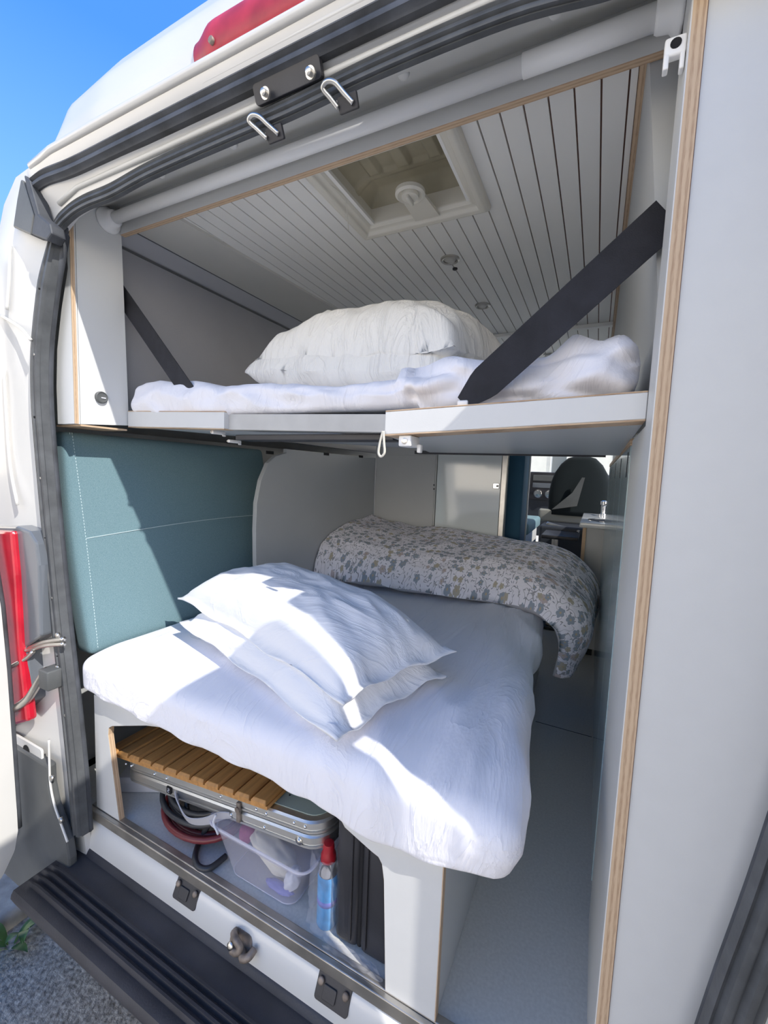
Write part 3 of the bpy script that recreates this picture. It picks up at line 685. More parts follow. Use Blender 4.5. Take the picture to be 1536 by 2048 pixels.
mb = MB(); mb.prism([(0.6675, 1.099), (0.677, 1.099), (0.677, 1.665), (0.6675, 1.64)], 'x', -1.2690, -1.2660); obj('plywood_edge', mb, 'ply_y', lk)
mb = MB(); mb.prism([(-1.39, 0.684), (-1.270, 0.684), (-1.270, 0.812), (-1.39, 0.812)], 'z', 1.094, 1.099); obj('base_board', mb, 'ply_z', lk)
c = P(202, 795, 'x', -1.268)
mb = MB(); mb.lathe([(0.0165, -0.002), (0.0165, 0.005), (0.014, 0.007), (0.0125, 0.005), (0.004, 0.004)], c, (1, 0, 0), 28); lo = obj('lock', mb, 'plastic_grey', lk, autos=40)
mb = MB(); mb.box(c.x + 0.0045, c.x + 0.0062, c.y - 0.002, c.y + 0.010, c.z - 0.0025, c.z + 0.0005); obj('key_slot', mb, 'paper', lo)

# curtain board with plywood edge
vb = thing('valance_board', 'pale grey valance board with plywood lower edge behind the white rod', 'board', (-0.6, 0.80, 1.645))
mb = MB(); mb.box(-1.268, 0.058, 0.80, 0.803, 1.6455, 1.74); obj('face_board', mb, 'laminate', vb)
mb = MB(); mb.box(-1.268, 0.058, 0.8005, 0.815, 1.645, 1.735); obj('plywood_edge', mb, 'ply_y', vb)
# curtain rod
cr = thing('curtain_rod', 'white telescopic curtain rod across the top of the doorway', 'rod', (-0.6, 0.768, 1.667))
mb = MB(); mb.tube([(-1.262, 0.768, 1.667), (-0.155, 0.768, 1.667)], 0.0145, 20); obj('rod', mb, 'plastic_white', cr, smooth=True)
mb = MB(); mb.tube([(-0.158, 0.768, 1.667), (0.052, 0.768, 1.667)], 0.0165, 20); obj('sleeve', mb, 'plastic_white', cr, smooth=True)
for x, s_ in ((-1.269, 1), (0.0595, -1)):
    mb = MB(); mb.lathe([(0.033, 0.0), (0.033, 0.004), (0.030, 0.009), (0.023, 0.015), (0.021, 0.030), (0.0185, 0.034)], (x, 0.768, 1.667), (s_, 0, 0), 32); obj('flange', mb, 'plastic_white', cr, smooth=True)
# blind clip on the partition
cl = P(1350, 100, 'x', 0.048)
bc = thing('blind_clip', 'small white plastic clip with black hole on the partition under the rod', 'clip', cl)
mb = MB(); mb.rbox(cl.x - 0.012, cl.x + 0.0118, cl.y - 0.006, cl.y + 0.006, cl.z - 0.010, cl.z + 0.013, 0.003); mb.rbox(cl.x - 0.012, cl.x - 0.006, cl.y - 0.006, cl.y + 0.006, cl.z - 0.024, cl.z - 0.006, 0.0015); mb.rbox(cl.x + 0.006, cl.x + 0.011, cl.y - 0.006, cl.y + 0.006, cl.z - 0.028, cl.z - 0.006, 0.0015)
obj('clip_body', mb, 'plastic_white', bc, autos=40)
mb = MB(); mb.lathe([(0.0062, 0), (0.0062, 0.0015), (0.004, 0.001)], (cl.x, cl.y - 0.0055, cl.z + 0.003), (0, -1, 0), 16); obj('clip_hole', mb, 'dark', bc)

# ------------------------------------------------------------------ ceiling fittings
rl = thing('roof_light', 'square ivory roof light with dirty beige dome and round knob', 'skylight', (-0.475, 0.97, 1.68))
mb = MB()
def frame_ring(x0, x1, y0, y1, z): return [Vector((x0, y0, z)), Vector((x1, y0, z)), Vector((x1, y1, z)), Vector((x0, y1, z))]
mb.rings([frame_ring(-0.657, -0.290, 0.817, 1.133, 1.6795), frame_ring(-0.655, -0.292, 0.819, 1.131, 1.668), frame_ring(-0.645, -0.302, 0.829, 1.121, 1.662), frame_ring(-0.632, -0.315, 0.842, 1.108, 1.664), frame_ring(-0.628, -0.319, 0.846, 1.104, 1.672),
          frame_ring(-0.618, -0.329, 0.848, 1.094, 1.674), frame_ring(-0.611, -0.336, 0.85, 1.087, 1.680), frame_ring(-0.611, -0.336, 0.85, 1.087, 1.72)], cap=False)
obj('frame', mb, 'vent_white', rl, bevel=0.003)
mb = MB()
def dome(a, b):
    x = lerp(-0.614, -0.333, a); y = lerp(0.846, 1.090, b)
    e_ = min(a, 1 - a, b, 1 - b); h = min(1, e_ / 0.14)
    z = 1.715 + 0.035 * h ** 0.6
    for q in (0.22, 0.5, 0.78):
        if abs(a - q) < 0.055 and b < 0.62: z -= 0.012
    if b > 0.62 and b < 0.72: z -= 0.006
    return Vector((x, y, z))
mb.grid(dome, 60, 44); obj('dome', mb, 'dome', rl, smooth=True)
kc = P(820, 392, 'z', 1.664)
mb = MB(); mb.prism([(kc.x - 0.028, kc.y + 0.02), (kc.x + 0.030, kc.y + 0.02), (kc.x + 0.037, 1.10), (kc.x - 0.030, 1.10)], 'z', 1.668, 1.676)
mb.lathe([(0.036, 0), (0.036, 0.008), (0.030, 0.012), (0.027, 0.008), (0.020, 0.005)], (kc.x, kc.y, 1.674), (0, 0, -1), 32)
obj('knob_plate', mb, 'vent_white', rl, autos=40)
mb = MB(); mb.lathe([(0.021, 0), (0.020, 0.008), (0.014, 0.010), (0.001, 0.010)], (kc.x, kc.y, 1.668), (0, 0, -1), 28)
mb.rbox(kc.x - 0.004, kc.x + 0.004, kc.y - 0.017, kc.y + 0.017, 1.648, 1.66, 0.003); obj('knob', mb, 'vent_white', rl, autos=40)
mb = MB(); mb.tube(smoothpath([P(664, 372, 'z', 1.665), P(690, 395, 'z', 1.66), P(694, 425, 'z', 1.645), P(697, 462, 'z', 1.62)], 5), 0.0011, 6); obj('loose_seal', mb, 'cord', rl, smooth=True)
for i, (px, py, lb) in enumerate(((900, 520, 'round ceiling spotlight nearest the roof light, black sensor below it'), (965, 612, 'second round ceiling spotlight, above the stacked pillows'), (1098, 710, 'farthest round ceiling spotlight, just above the upper bed linen'))):
    c = P(px, py, 'z', 1.677)
    sl_ = thing('ceiling_spotlight', lb, 'light', c, 'ceiling spotlights')
    mb = MB(); mb.lathe([(0.030, 0.0), (0.030, 0.004), (0.026, 0.007), (0.021, 0.005), (0.020, 0.001)], c + Vector((0, 0, 0.003)), (0, 0, -1), 32); obj('bezel', mb, 'steel', sl_, autos=50)
    mb = MB(); mb.lathe([(0.020, 0.0), (0.018, 0.003), (0.008, 0.004), (0.001, 0.004)], c + Vector((0, 0, 0.002)), (0, 0, -1), 24); obj('lens', mb, 'lampglass', sl_, smooth=True)
c = P(910, 538, 'z', 1.678); mb = MB(); mb.lathe([(0.0085, 0), (0.008, 0.004), (0.004, 0.006), (0.0005, 0.006)], c + Vector((0, 0, 0.002)), (0, 0, -1), 18)
tag(obj('ceiling_sensor', mb, 'plastic_black', smooth=True), 'tiny black dome sensor in the planked ceiling beside the first spotlight', 'sensor')

# ------------------------------------------------------------------ upper bunk
bk = thing('bunk_platform', 'white bunk platform with lift-up front rails spanning the doorway', 'bunk', (-0.6, 0.80, 1.08))
def rail(a, b, h0, h1, ytop, depth, parent, name, m, lift=0.0):
    """board between two lower front corners"""
    mb = MB(); d = Vector((0, depth, 0))
    mb.hexa([a, b, b + d, a + d, a + Vector((0, 0, h0)), b + Vector((0, 0, h1)), b + d + Vector((0, 0, h1)), a + d + Vector((0, 0, h0))])
    return obj(name, mb, m, parent, bevel=0.0012)
La, Lb = P(256, 853, 'y', 0.812), P(448, 857, 'y', 0.806)
hL = (P(256, 823, 'y', 0.812) - La).z; hLb = (P(448, 824, 'y', 0.806) - Lb).z
rl_ = rail(La, Lb, hL, hLb, 0, 0.022, bk, 'left_rail', 'laminate')
rail(La + Vector((0, -0.0005, hL)), Lb + Vector((0, -0.0005, hLb)), 0.0022, 0.0022, 0, 0.035, bk, 'rail_edge', 'ply_z')
rail(La + Vector((0, -0.0005, -0.0022)), Lb + Vector((0, -0.0005, -0.0022)), 0.0022, 0.0022, 0, 0.035, bk, 'rail_edge', 'ply_z')
Ra, Rb = P(769, 869, 'y', 0.735), P(1292, 838, 'y', 0.760)
hR = (P(769, 824, 'y', 0.735) - Ra).z; hRb = (P(1297, 784, 'y', 0.760) - Rb).z
mb = MB(); d_ = Vector((0, 0.02, 0))
mb.hexa([Ra, Rb, Rb + d_, Ra + d_, Ra + Vector((0, 0, hR)), Rb + Vector((0, 0, hRb)), Rb + d_ + Vector((0, 0, hRb)), Ra + d_ + Vector((0, 0, hR))]); obj('right_rail', mb, 'laminate', bk, bevel=0.0012)
rail(Ra + Vector((0, -0.0005, hR)), Rb + Vector((0, -0.0005, hRb)), 0.0024, 0.0024, 0, 0.05, bk, 'rail_edge', 'ply_z')
rail(Ra + Vector((0, -0.0005, -0.0030)), Rb + Vector((0, -0.0005, -0.0030)), 0.0030, 0.0030, 0, 0.05, bk, 'rail_edge', 'ply_z')
Ma, Mb_ = P(440, 859, 'y', 0.822), P(785, 865, 'y', 0.815)
rail(Ma, Mb_, 0.040, 0.038, 0, 0.03, bk, 'middle_frame', 'frame_paint')
# deck: right flap and left shelf undersides
u0, u1 = Ra + Vector((0, 0.02, -0.002)), Rb + Vector((0, 0.02, -0.002))
mb = MB(); mb.hexa([u0, u1, Vector((0.055, 1.47, 1.078)), Vector((-0.56, 1.50, 1.080)), u0 + Vector((0, 0, 0.012)), u1 + Vector((0, 0, 0.012)), Vector((0.055, 1.47, 1.092)), Vector((-0.56, 1.50, 1.094))]); obj('right_flap', mb, 'laminate_grey', bk)
mb = MB(); mb.hexa([(-1.268, 0.83, 1.108), (-0.33, 0.83, 1.088), (-0.40, 1.50, 1.084), (-1.268, 1.50, 1.124), (-1.268, 0.83, 1.118), (-0.33, 0.83, 1.108), (-0.40, 1.50, 1.112), (-1.268, 1.50, 1.132)]); obj('deck', mb, 'wall_grey', bk)
mb = MB(); mb.box(-0.86, -0.40, 0.84, 0.90, 1.070, 1.084); obj('folding_stay', mb, 'plastic_black', bk, bevel=0.002)
mb = MB(); mb.box(-0.62, 0.02, 1.495, 1.515, 1.074, 1.086); obj('rear_batten', mb, 'plastic_black', bk)
# catches under the rails
def catch(px, py, y, s_, par):
    c = P(px, py, 'y', y); mb = MB()
    mb.rbox(c.x - 0.016 * s_, c.x + 0.010 * s_, c.y, c.y + 0.045, c.z - 0.010 * s_, c.z + 0.011 * s_, 0.003)
    o = obj('catch', mb, 'plastic_white', par, autos=40)
    mb = MB(); mb.lathe([(0.006 * s_, 0), (0.006 * s_, 0.001), (0.0035 * s_, 0.0015)], (c.x - 0.003, c.y - 0.0005, c.z), (0, -1, 0), 14); obj('catch_button', mb, 'steel', o)
    mb = MB(); mb.rbox(c.x + 0.010 * s_, c.x + 0.018 * s_, c.y + 0.03, c.y + 0.042, c.z - 0.02 * s_, c.z - 0.004, 0.002); obj('catch_hook', mb, 'plastic_white', o, autos=40)
catch(812, 882, 0.742, 1.0, bk); catch(424, 864, 0.84, 0.45, bk); catch(457, 882, 0.86, 0.4, bk)
c = P(764, 868, 'y', 0.733)
lp = [P(x, y, 'y', 0.730) for x, y in ((766, 862), (760, 885), (757, 905), (762, 913), (769, 905), (768, 885), (767, 862))]
mb = MB(); mb.tube(smoothpath(lp, 6), 0.0024, 8); obj('pull_loop', mb, 'cord', bk, smooth=True)

def softbox(x0, x1, y0, y1, z0, z1, r, nx, ny, nz_, disp):
    """rounded, noise-wrinkled box of cloth"""
    b = MB(); bm = b.bm; cache = {}
    dims = (x1 - x0, y1 - y0, z1 - z0); N = (nx, ny, nz_)
    c = Vector(((x0 + x1) / 2, (y0 + y1) / 2, (z0 + z1) / 2)); h = Vector(dims) / 2
    def vert(i, j, k):
        key = (i, j, k)
        if key in cache: return cache[key]
        p = Vector((-h.x + dims[0] * i / nx, -h.y + dims[1] * j / ny, -h.z + dims[2] * k / nz_))
        q = Vector([max(-h[a] + r, min(h[a] - r, p[a])) for a in range(3)]); d = p - q
        n_ = d.normalized() if d.length > 1e-7 else Vector((0, 0, 1))
        if d.length > 1e-7: p = q + n_ * r
        p = c + p; p = disp(p, n_)
        cache[key] = bm.verts.new(p); return cache[key]
    for (A, B, C, fx) in ((0, 1, 2, 0), (0, 1, 2, 1), (0, 2, 1, 0), (0, 2, 1, 1), (1, 2, 0, 0), (1, 2, 0, 1)):
        for i in range(N[A]):
            for j in range(N[B]):
                def id_(a, b_):
                    t = [0, 0, 0]; t[A] = a; t[B] = b_; t[C] = fx * N[C]; return tuple(t)
                bm.faces.new([vert(*id_(i, j)), vert(*id_(i + 1, j)), vert(*id_(i + 1, j + 1)), vert(*id_(i, j + 1))])
    return b
bm_ = thing('bunk_mattress', 'thin mattress in rumpled white sheet on the upper bunk', 'mattress', (-0.6, 0.8, 1.13))
toptab = [(-1.24, 1.222), (-1.20, 1.232), (-1.05, 1.225), (-0.90, 1.212), (-0.77, 1.198), (-0.55, 1.185), (-0.42, 1.180), (-0.30, 1.192), (-0.2, 1.204), (-0.1, 1.214), (-0.03, 1.220), (0.02, 1.226), (0.05, 1.212)]
def dispB(p, n_):
    q = p.copy()
    z0, z1 = 1.135, 1.20
    t = (p.z - z0) / (z1 - z0)
    top = interp(toptab, p.x); bot = 1.128 if p.x < -0.86 else (1.134 if p.x < -0.34 else lerp(1.118, 1.140, (p.x + 0.34) / 0.39))
    q.z = lerp(bot, top, t)
    wv = 0.010 * ridge(p.x * 5 + 3, p.y * 4, p.x * 2 + t * 2) + 0.006 * nz(p.x * 16, p.y * 12, t * 3)
    if p.x > -0.38: wv = wv * 2.2 + 0.016 * ridge(p.x * 9 + p.y * 3, p.y * 5 - p.x * 4, 1.0) * max(0, t)
    if p.x > -0.36 and p.y < 0.95: q.y += 0.016 * ridge(p.x * 7 + t * 1.5, t * 2.2 - p.x * 3, 9.0)
    if p.y < 0.9: q.y += (-0.014 * ridge(p.x * 6.3, t * 1.6, 4 + p.x * 3) - 0.006 * nz(p.x * 22, t * 3)) * (0.4 + t) + 0.01
    q.z += wv * max(0, t) * (1 if p.y > 0.82 else 0.5)
    return q
mb = softbox(-1.255, 0.052, 0.80, 1.50, 1.135, 1.20, 0.03, 180, 60, 14, dispB)
obj('sheet', mb, 'sheet', bm_, smooth=True)
mb = MB()
def fold(a, b):
    x = lerp(-0.565, -0.36, a); s_ = math.sin(a * PI) ** 0.7
    return Vector((x, 0.845 + 0.02 * b, 1.094 - 0.016 * s_ * b))
mb.grid(fold, 20, 4); obj('hanging_sheet_edge', mb, 'sheet', bm_, smooth=True)

def pillow(name, label, cs, tu, td, m, group=None, flange=0.05, seed=0.0, wr=0.006, sag=None, bow=0.05, N=64, loc=None, pw=2.4, crown=(0, 0)):
    c0, c1, c2, c3 = [Vector(c) for c in cs]
    cen = (c0 + c1 + c2 + c3) / 4
    n_ = ((c1 - c0).cross(c3 - c0) + (c2 - c1).cross(c0 - c1)).normalized()
    if n_.z < 0: n_ = -n_
    def surf(u, v, sgn):
        uu = u * (1 - bow * (1 - v * v) * abs(u)); vv = v * (1 - bow * (1 - u * u) * abs(v))
        p = (c0 * (1 - uu) * (1 - vv) + c1 * (1 + uu) * (1 - vv) + c2 * (1 + uu) * (1 + vv) + c3 * (1 - uu) * (1 + vv)) / 4
        e_ = 1 - flange
        a, b = min(1, abs(u) / e_), min(1, abs(v) / e_)
        t = (max(0, 1 - a ** pw) * max(0, 1 - b ** pw)) ** 0.55
        t *= 1 + 0.25 * (crown[0] * u + crown[1] * v)
        q = p + n_ * (sgn * (tu if sgn > 0 else td) * t)
        k_ = max(a, b)
        q += n_ * (wr * ridge(u * 2.4 + seed, v * 2.4 - seed, sgn) * (0.3 + k_) * (1 if t > 0.02 else 0.3) + 0.5 * wr * nz(u * 7 + seed, v * 7, sgn * 2))
        if t < 0.05: q += n_ * (0.006 * math.sin(u * 9 + seed) * math.cos(v * 8 + seed * 2)) + n_ * sgn * 0.0015
        if sag: q = sag(q, u, v, sgn)
        return q
    r = thing(name, label, 'pillow', loc or (cen.x, cen.y, min(c.z for c in (c0, c1, c2, c3)) - td * 0.8), group)
    b = MB(); b.grid(lambda a, d: surf(a * 2 - 1, d * 2 - 1, 1), N, N); b.grid(lambda a, d: surf(a * 2 - 1, d * 2 - 1, -1), N, N)
    # close the rim
    rim = [(-1 + 2 * i / N, -1) for i in range(N)] + [(1, -1 + 2 * i / N) for i in range(N)] + [(1 - 2 * i / N, 1) for i in range(N)] + [(-1, 1 - 2 * i / N) for i in range(N)]
    b.rings([[surf(u, v, 1) for u, v in rim], [surf(u, v, -1) for u, v in rim]], close_u=True, cap=False)
    obj('pillowcase', b, m, r, smooth=True)
    return r
pillow('pillow', 'lower white pillow of the pair on the upper bunk', [P(490, 742, 'y', 0.96), P(905, 742, 'y', 0.93), (-0.22, 1.32, 1.245), (-0.93, 1.36, 1.262)], 0.075, 0.060, 'pillow_old', 'pillows on the upper bunk', flange=0.01, seed=1.3, wr=0.011, bow=0.03, pw=6)
pillow('pillow', 'upper white pillow of the pair on the upper bunk', [P(510, 726, 'y', 0.97), P(905, 698, 'y', 0.93), (-0.255, 1.36, 1.345), (-0.88, 1.38, 1.345)], 0.140, 0.050, 'pillow_old', 'pillows on the upper bunk', flange=0.01, seed=4.1, wr=0.012, bow=0.05, pw=4)

# ------------------------------------------------------------------ webbing straps
def strap(name, label, a, b, w, dirv, bow=0.0, pinch=True):
    a, b = Vector(a), Vector(b); t = (b - a).normalized(); s_ = Vector(dirv); s_ = (s_ - t * s_.dot(t)).normalized(); n_ = t.cross(s_)
    mb = MB(); R_ = []
    for i in range(31):
        k_ = i / 30; c = a.lerp(b, k_)
        ww = w * (0.45 + 0.55 * min(1, k_ / 0.12)) if pinch else w
        fold = 0.006 * max(0, 1 - k_ / 0.2)
        R_.append([c - s_ * ww / 2 + n_ * 0.0012, c + n_ * (0.0012 + 0.004 + fold), c + s_ * ww / 2 + n_ * 0.0012, c + s_ * ww / 2 - n_ * 0.0012, c + n_ * (0.0015), c - s_ * ww / 2 - n_ * 0.0012])
    mb.rings(R_)
    r = thing(name, label, 'strap', a, 'bunk support straps')
    obj('webbing', mb, 'webbing', r, autos=50); return r, a, t, s_
r, a, t, s_ = strap('support_strap', 'wide black strap rising right from the bunk rail to the partition', P(925, 806, 'y', 0.765), P(1340, 428, 'y', 0.80), 0.060, (0.7, 0.1, -1))
mb = MB(); mb.rbox(a.x - 0.010, a.x + 0.010, a.y - 0.002, a.y + 0.014, a.z - 0.006, a.z + 0.005, 0.003); obj('anchor', mb, 'plastic_white', r, autos=40)
r, a, t, s_ = strap('support_strap', 'narrower black strap at left, from corner locker down to the bunk rail', P(398, 816, 'y', 0.815), P(236, 580, 'y', 0.82), 0.050, (0.7, 0.0, 0.6), pinch=False)
mb = MB(); mb.rbox(a.x - 0.006, a.x + 0.018, a.y - 0.006, a.y + 0.012, a.z - 0.006, a.z + 0.012, 0.003); obj('anchor', mb, 'plastic_white', r, autos=40)

# ------------------------------------------------------------------ lower berth
gp_ = MB()
cur = [(1.262, 0.40), (1.262, 0.86)]
poly = [(1.30, 0.0), (1.30, 0.50), (1.292, 0.62), (1.288, 0.75), (1.292, 0.86), (1.315, 0.95), (1.355, 1.02), (1.40, 1.05), (1.47, 1.068), (1.47, 1.085), (2.30, 1.085), (2.30, 0.0)]
gp_.prism(poly, 'x', -1.225, -1.205)
sp2 = thing('side_lining_panel', 'grey side lining panel with curved cut edge beside the teal cushion', 'panel', (-1.21, 1.8, 0.0))
obj('board', gp_, 'wall_grey', sp2, bevel=0.002)
for px, py in ((540, 905), (653, 908), (722, 913)):
    p = P(px, py, 'x', -1.2045); mb = MB(); mb.box(p.x - 0.002, p.x + 0.001, p.y - 0.022, p.y + 0.022, p.z - 0.007, p.z + 0.006); obj('slot', mb, 'dark', sp2)
# leaning teal cushion
tcu = thing('back_cushion', 'large teal back cushion leaning on the left wall beside the bed', 'cushion', (-1.25, 1.05, 0.46))
cz0, cz1 = 0.440, 1.082
def dispC(p, n_):
    t = (p.z - cz0) / (cz1 - cz0); q = p.copy()
    q.x += lerp(-1.262, -1.366, t)
    if n_.x > 0.5: q.x += 0.006 * math.sin(min(1, max(0, t)) * PI)
    if n_.y < -0.5: q.y -= 0.012 * math.sin(t * PI)
    return q
mb = softbox(-0.072, 0.0, 0.690, 1.50, cz0, cz1, 0.016, 8, 60, 50, dispC)
obj('cover', mb, 'teal', tcu, smooth=True)
for off, yy in ((0.0, 0.706), (0.0, 0.711)):
    mb = MB()
    for i in range(70):
        t0 = 0.03 + i / 72; t1 = t0 + 0.008
        pa = [Vector((lerp(-1.262, -1.366, t) + 0.0015 + 0.006 * math.sin(t * PI) - (0.0036 if yy < 0.708 else 0.0012), yy, lerp(cz0, cz1, t))) for t in (t0, t1)]
        mb.tube(pa, 0.0009, 5)
    obj('stitching', mb, 'thread', tcu)
tz = 0.50 / 1.0
t = (P(165, 1068, 'y', 0.75).z - cz0) / (cz1 - cz0)
mb = MB(); mb.tube([Vector((lerp(-1.262, -1.366, t) + 0.0062, y, lerp(cz0, cz1, t) + 0.02 * math.sin((y - 0.71) * 3))) for y in [0.712 + 0.02 * i for i in range(36)]], 0.0012, 6); obj('seam', mb, 'thread', tcu, smooth=True)

# bed base: front board with cut-out, side board
bb = thing('bed_base', 'pale grey bed base with wide storage cut-out facing the rear', 'bed base', (-0.7, 0.68, 0.0))
bp_ = [(-1.222, 0.006), (-1.222, 0.345), (-0.19, 0.345), (-0.19, 0.006), (-0.290, 0.006)] + [(q.x, q.z) for q in (P(768, 1760, 'y', 0.6735), P(764, 1728, 'y', 0.6735), P(757, 1714, 'y', 0.6735), P(742, 1702, 'y', 0.6735), P(690, 1655, 'y', 0.6735))] + [(-0.42, 0.337), (-0.94, 0.337)] + [(q.x, q.z) for q in (P(292, 1451, 'y', 0.6735), P(224, 1452, 'y', 0.6735), P(217, 1456, 'y', 0.6735), P(216, 1470, 'y', 0.6735))] + [(-1.118, 0.006)]
mb = MB(); mb.prism(bp_, 'y', 0.6735, 0.688); obj('front_board', mb, 'laminate', bb)
inner = bp_[4:]
mb = MB()
off_ = [(x - (0.0006 if x > -0.6 else -0.0006), z - 0.0005) for x, z in inner]
mb.ribbon(off_, 'y', 0.6738, 0.6885); obj('plywood_edge', mb, 'ply_y', bb)
mb = MB(); mb.box(-0.1902, -0.1885, 0.6735, 0.6885, 0.006, 0.345); obj('plywood_edge', mb, 'ply_y', bb)
mb = MB(); mb.box(-0.206, -0.190, 0.6885, 2.26, 0.001, 0.345); obj('side_board', mb, 'laminate_grey', bb)
mb = MB(); mb.box(-1.222, -0.19, 0.70, 2.26, 0.338, 0.344); obj('slab', mb, 'laminate', bb)
mb = MB(); mb.box(-1.222, -0.206, 1.30, 1.315, 0.001, 0.33); obj('inner_board', mb, 'laminate_grey', bb)

# mattress in a white fitted sheet
mt = thing('mattress', 'lower bed mattress in white fitted sheet, wrinkled at its right side', 'mattress', (-0.66, 1.4, 0.35))
bot = [(-1.24, 0.364), (-1.224, 0.358), (-0.967, 0.342), (-0.80, 0.337), (-0.587, 0.340), (-0.465, 0.331), (-0.372, 0.316), (-0.301, 0.308), (-0.235, 0.312), (-0.16, 0.330), (-0.104, 0.346), (-0.08, 0.35)]
def dispM(p, n_):
    q = p.copy(); t = (p.z - 0.34) / (0.468 - 0.34)
    fr = max(0, 1 - (p.y - 0.655) / 0.10)
    b0 = lerp(0.346, interp(bot, p.x), fr); q.z = lerp(b0, 0.468, t)
    rt = max(0, (p.x + 0.75) / 0.65)
    # creases running away from the right front corner
    ang = p.x * 0.8 - p.y * 0.45
    w = 0.016 * ridge(p.x * 8 + p.y * 1.5, p.y * 1.7 - p.x * 1.2, 2.0) * rt + 0.010 * ridge(p.x * 15 - p.y * 3.0, p.y * 2.2, 7.0) * rt + 0.003 * nz(p.x * 5, p.y * 5)
    if n_.z > -0.5: q += n_ * (w * min(1, max(0, t) * 1.6 + 0.15))
    if n_.x > 0.3: q.x += 0.012 * math.sin(p.y * 9) * (1 - t) + 0.01 * ridge(p.y * 4, t * 1.2, 3)
    if fr > 0 and t < 0.15: q.y += 0.004 * math.sin(p.x * 40)
    q.x -= 0.075 * max(0, p.y - 0.66) * max(0, (p.x + 0.5) / 0.41)
    # soft dip of the long edges
    q.z -= 0.018 * max(0, 1 - (p.y - 0.655) / 0.12) ** 2 * max(0, t)
    q.z -= 0.014 * max(0, 1 - (-0.09 - p.x) / 0.12) ** 2 * max(0, t)
    return q
mb = softbox(-1.250, -0.090, 0.650, 2.26, 0.34, 0.468, 0.030, 150, 190, 20, dispM)
obj('fitted_sheet', mb, 'sheet', mt, smooth=True)

pillow('pillow', 'lower white flanged pillow of the pair on the large lower bed', [(-1.10, 0.855, 0.520), (-0.395, 0.640, 0.494), (-0.290, 0.970, 0.515), (-1.06, 1.20, 0.535)], 0.080, 0.045, 'pillow', 'pillows on the lower bed', flange=0.055, seed=2.2, wr=0.006, bow=0.04, pw=3.4)
pillow('pillow', 'upper white flanged pillow of the pair, striped by sunlight on the lower bed', [(-1.160, 0.895, 0.578), (-0.400, 0.668, 0.556), (-0.272, 0.980, 0.566), (-1.03, 1.225, 0.595)], 0.122, 0.045, 'pillow', 'pillows on the lower bed', flange=0.05, seed=5.7, wr=0.008, bow=0.05, pw=3.4)

# duvet: floral, heaped at the head end and sliding over the right edge
dv = thing('duvet', 'floral patterned duvet bunched at the far end of the lower bed', 'duvet', (-0.65, 2.0, 0.47))
edge_y = [(0.0, 1.68), (0.08, 1.62), (0.2, 1.64), (0.35, 1.63), (0.5, 1.68), (0.62, 1.72), (0.74, 1.70), (0.86, 1.66), (1.0, 1.58)]
arc = [(-1.20, 0.55), (-0.75, 0.56), (-0.40, 0.55), (-0.22, 0.535), (-0.140, 0.522), (-0.076, 0.48), (-0.052, 0.43), (-0.055, 0.37), (-0.078, 0.285)]
def seglen():
    L = [0]
    for a, b in zip(arc, arc[1:]): L.append(L[-1] + math.dist(a, b))
    return L
AL = seglen()
arcs = smoothpath([Vector((x, z, 0)) for x, z in arc], 12)
AL2 = [0]
for a, b in zip(arcs, arcs[1:]): AL2.append(AL2[-1] + (b - a).length)
def arcpt(u):
    s_ = u * AL2[-1]
    for i in range(len(arcs) - 1):
        if s_ <= AL2[i + 1] + 1e-9:
            t = (s_ - AL2[i]) / max(1e-9, AL2[i + 1] - AL2[i]); return arcs[i].lerp(arcs[i + 1], t), (arcs[i + 1] - arcs[i]).normalized()
    return arcs[-1], (arcs[-1] - arcs[-2]).normalized()
def duv(u, v, sgn):
    p, tg = arcpt(u); nx_, nz2 = -tg.y, tg.x
    y0 = interp(edge_y, u); y = lerp(y0, 2.275, v)
    drape = max(0, (u - 0.72) / 0.28)
    heap = 0.10 * math.sin(min(1, v * 1.15) * PI / 2) ** 0.8 * (1 - 0.55 * drape)
    puff = (0.045 + 0.045 * max(0, 1 - u / 0.25)) * min(1, v / 0.10) ** 0.5
    if sgn < 0:
        hh = -0.012 + heap * 0.2
    else:
        hh = puff + heap - 0.012 + 0.014 * nz(u * 5, v * 4, 1.5) + 0.009 * ridge(u * 7, v * 4, 5) * min(1, v * 6 + 0.3) + 0.010 * math.sin(u * 26 + 1) * max(0, 1 - v / 0.2)
    hh -= 0.045 * (1 - drape) * max(0, 1 - v / 0.22)
    y += 0.02 * math.sin(u * 21) * (1 - v) + (0.02 * drape)
    pull = 0.25 * drape ** 2 * v
    return Vector((p.x + nx_ * hh, y - pull * 0.2, p.y + nz2 * hh - 0.03 * drape * 0))
mb = MB(); uvf = lambda a, b: (a * AL2[-1] * 1.6, b * 0.65 * 1.6)
mb.grid(lambda a, b: duv(a, b, 1), 150, 70, uvf); mb.grid(lambda a, b: duv(a, b, -1), 150, 70, uvf)
rimu = [(i / 150, 0) for i in range(150)] + [(1, j / 70) for j in range(70)] + [(1 - i / 150, 1) for i in range(150)] + [(0, 1 - j / 70) for j in range(70)]
mb.rings([[duv(a, b, 1) for a, b in rimu], [duv(a, b, -1) for a, b in rimu]], cap=False)
obj('duvet_cover', mb, 'floral', dv, smooth=True)

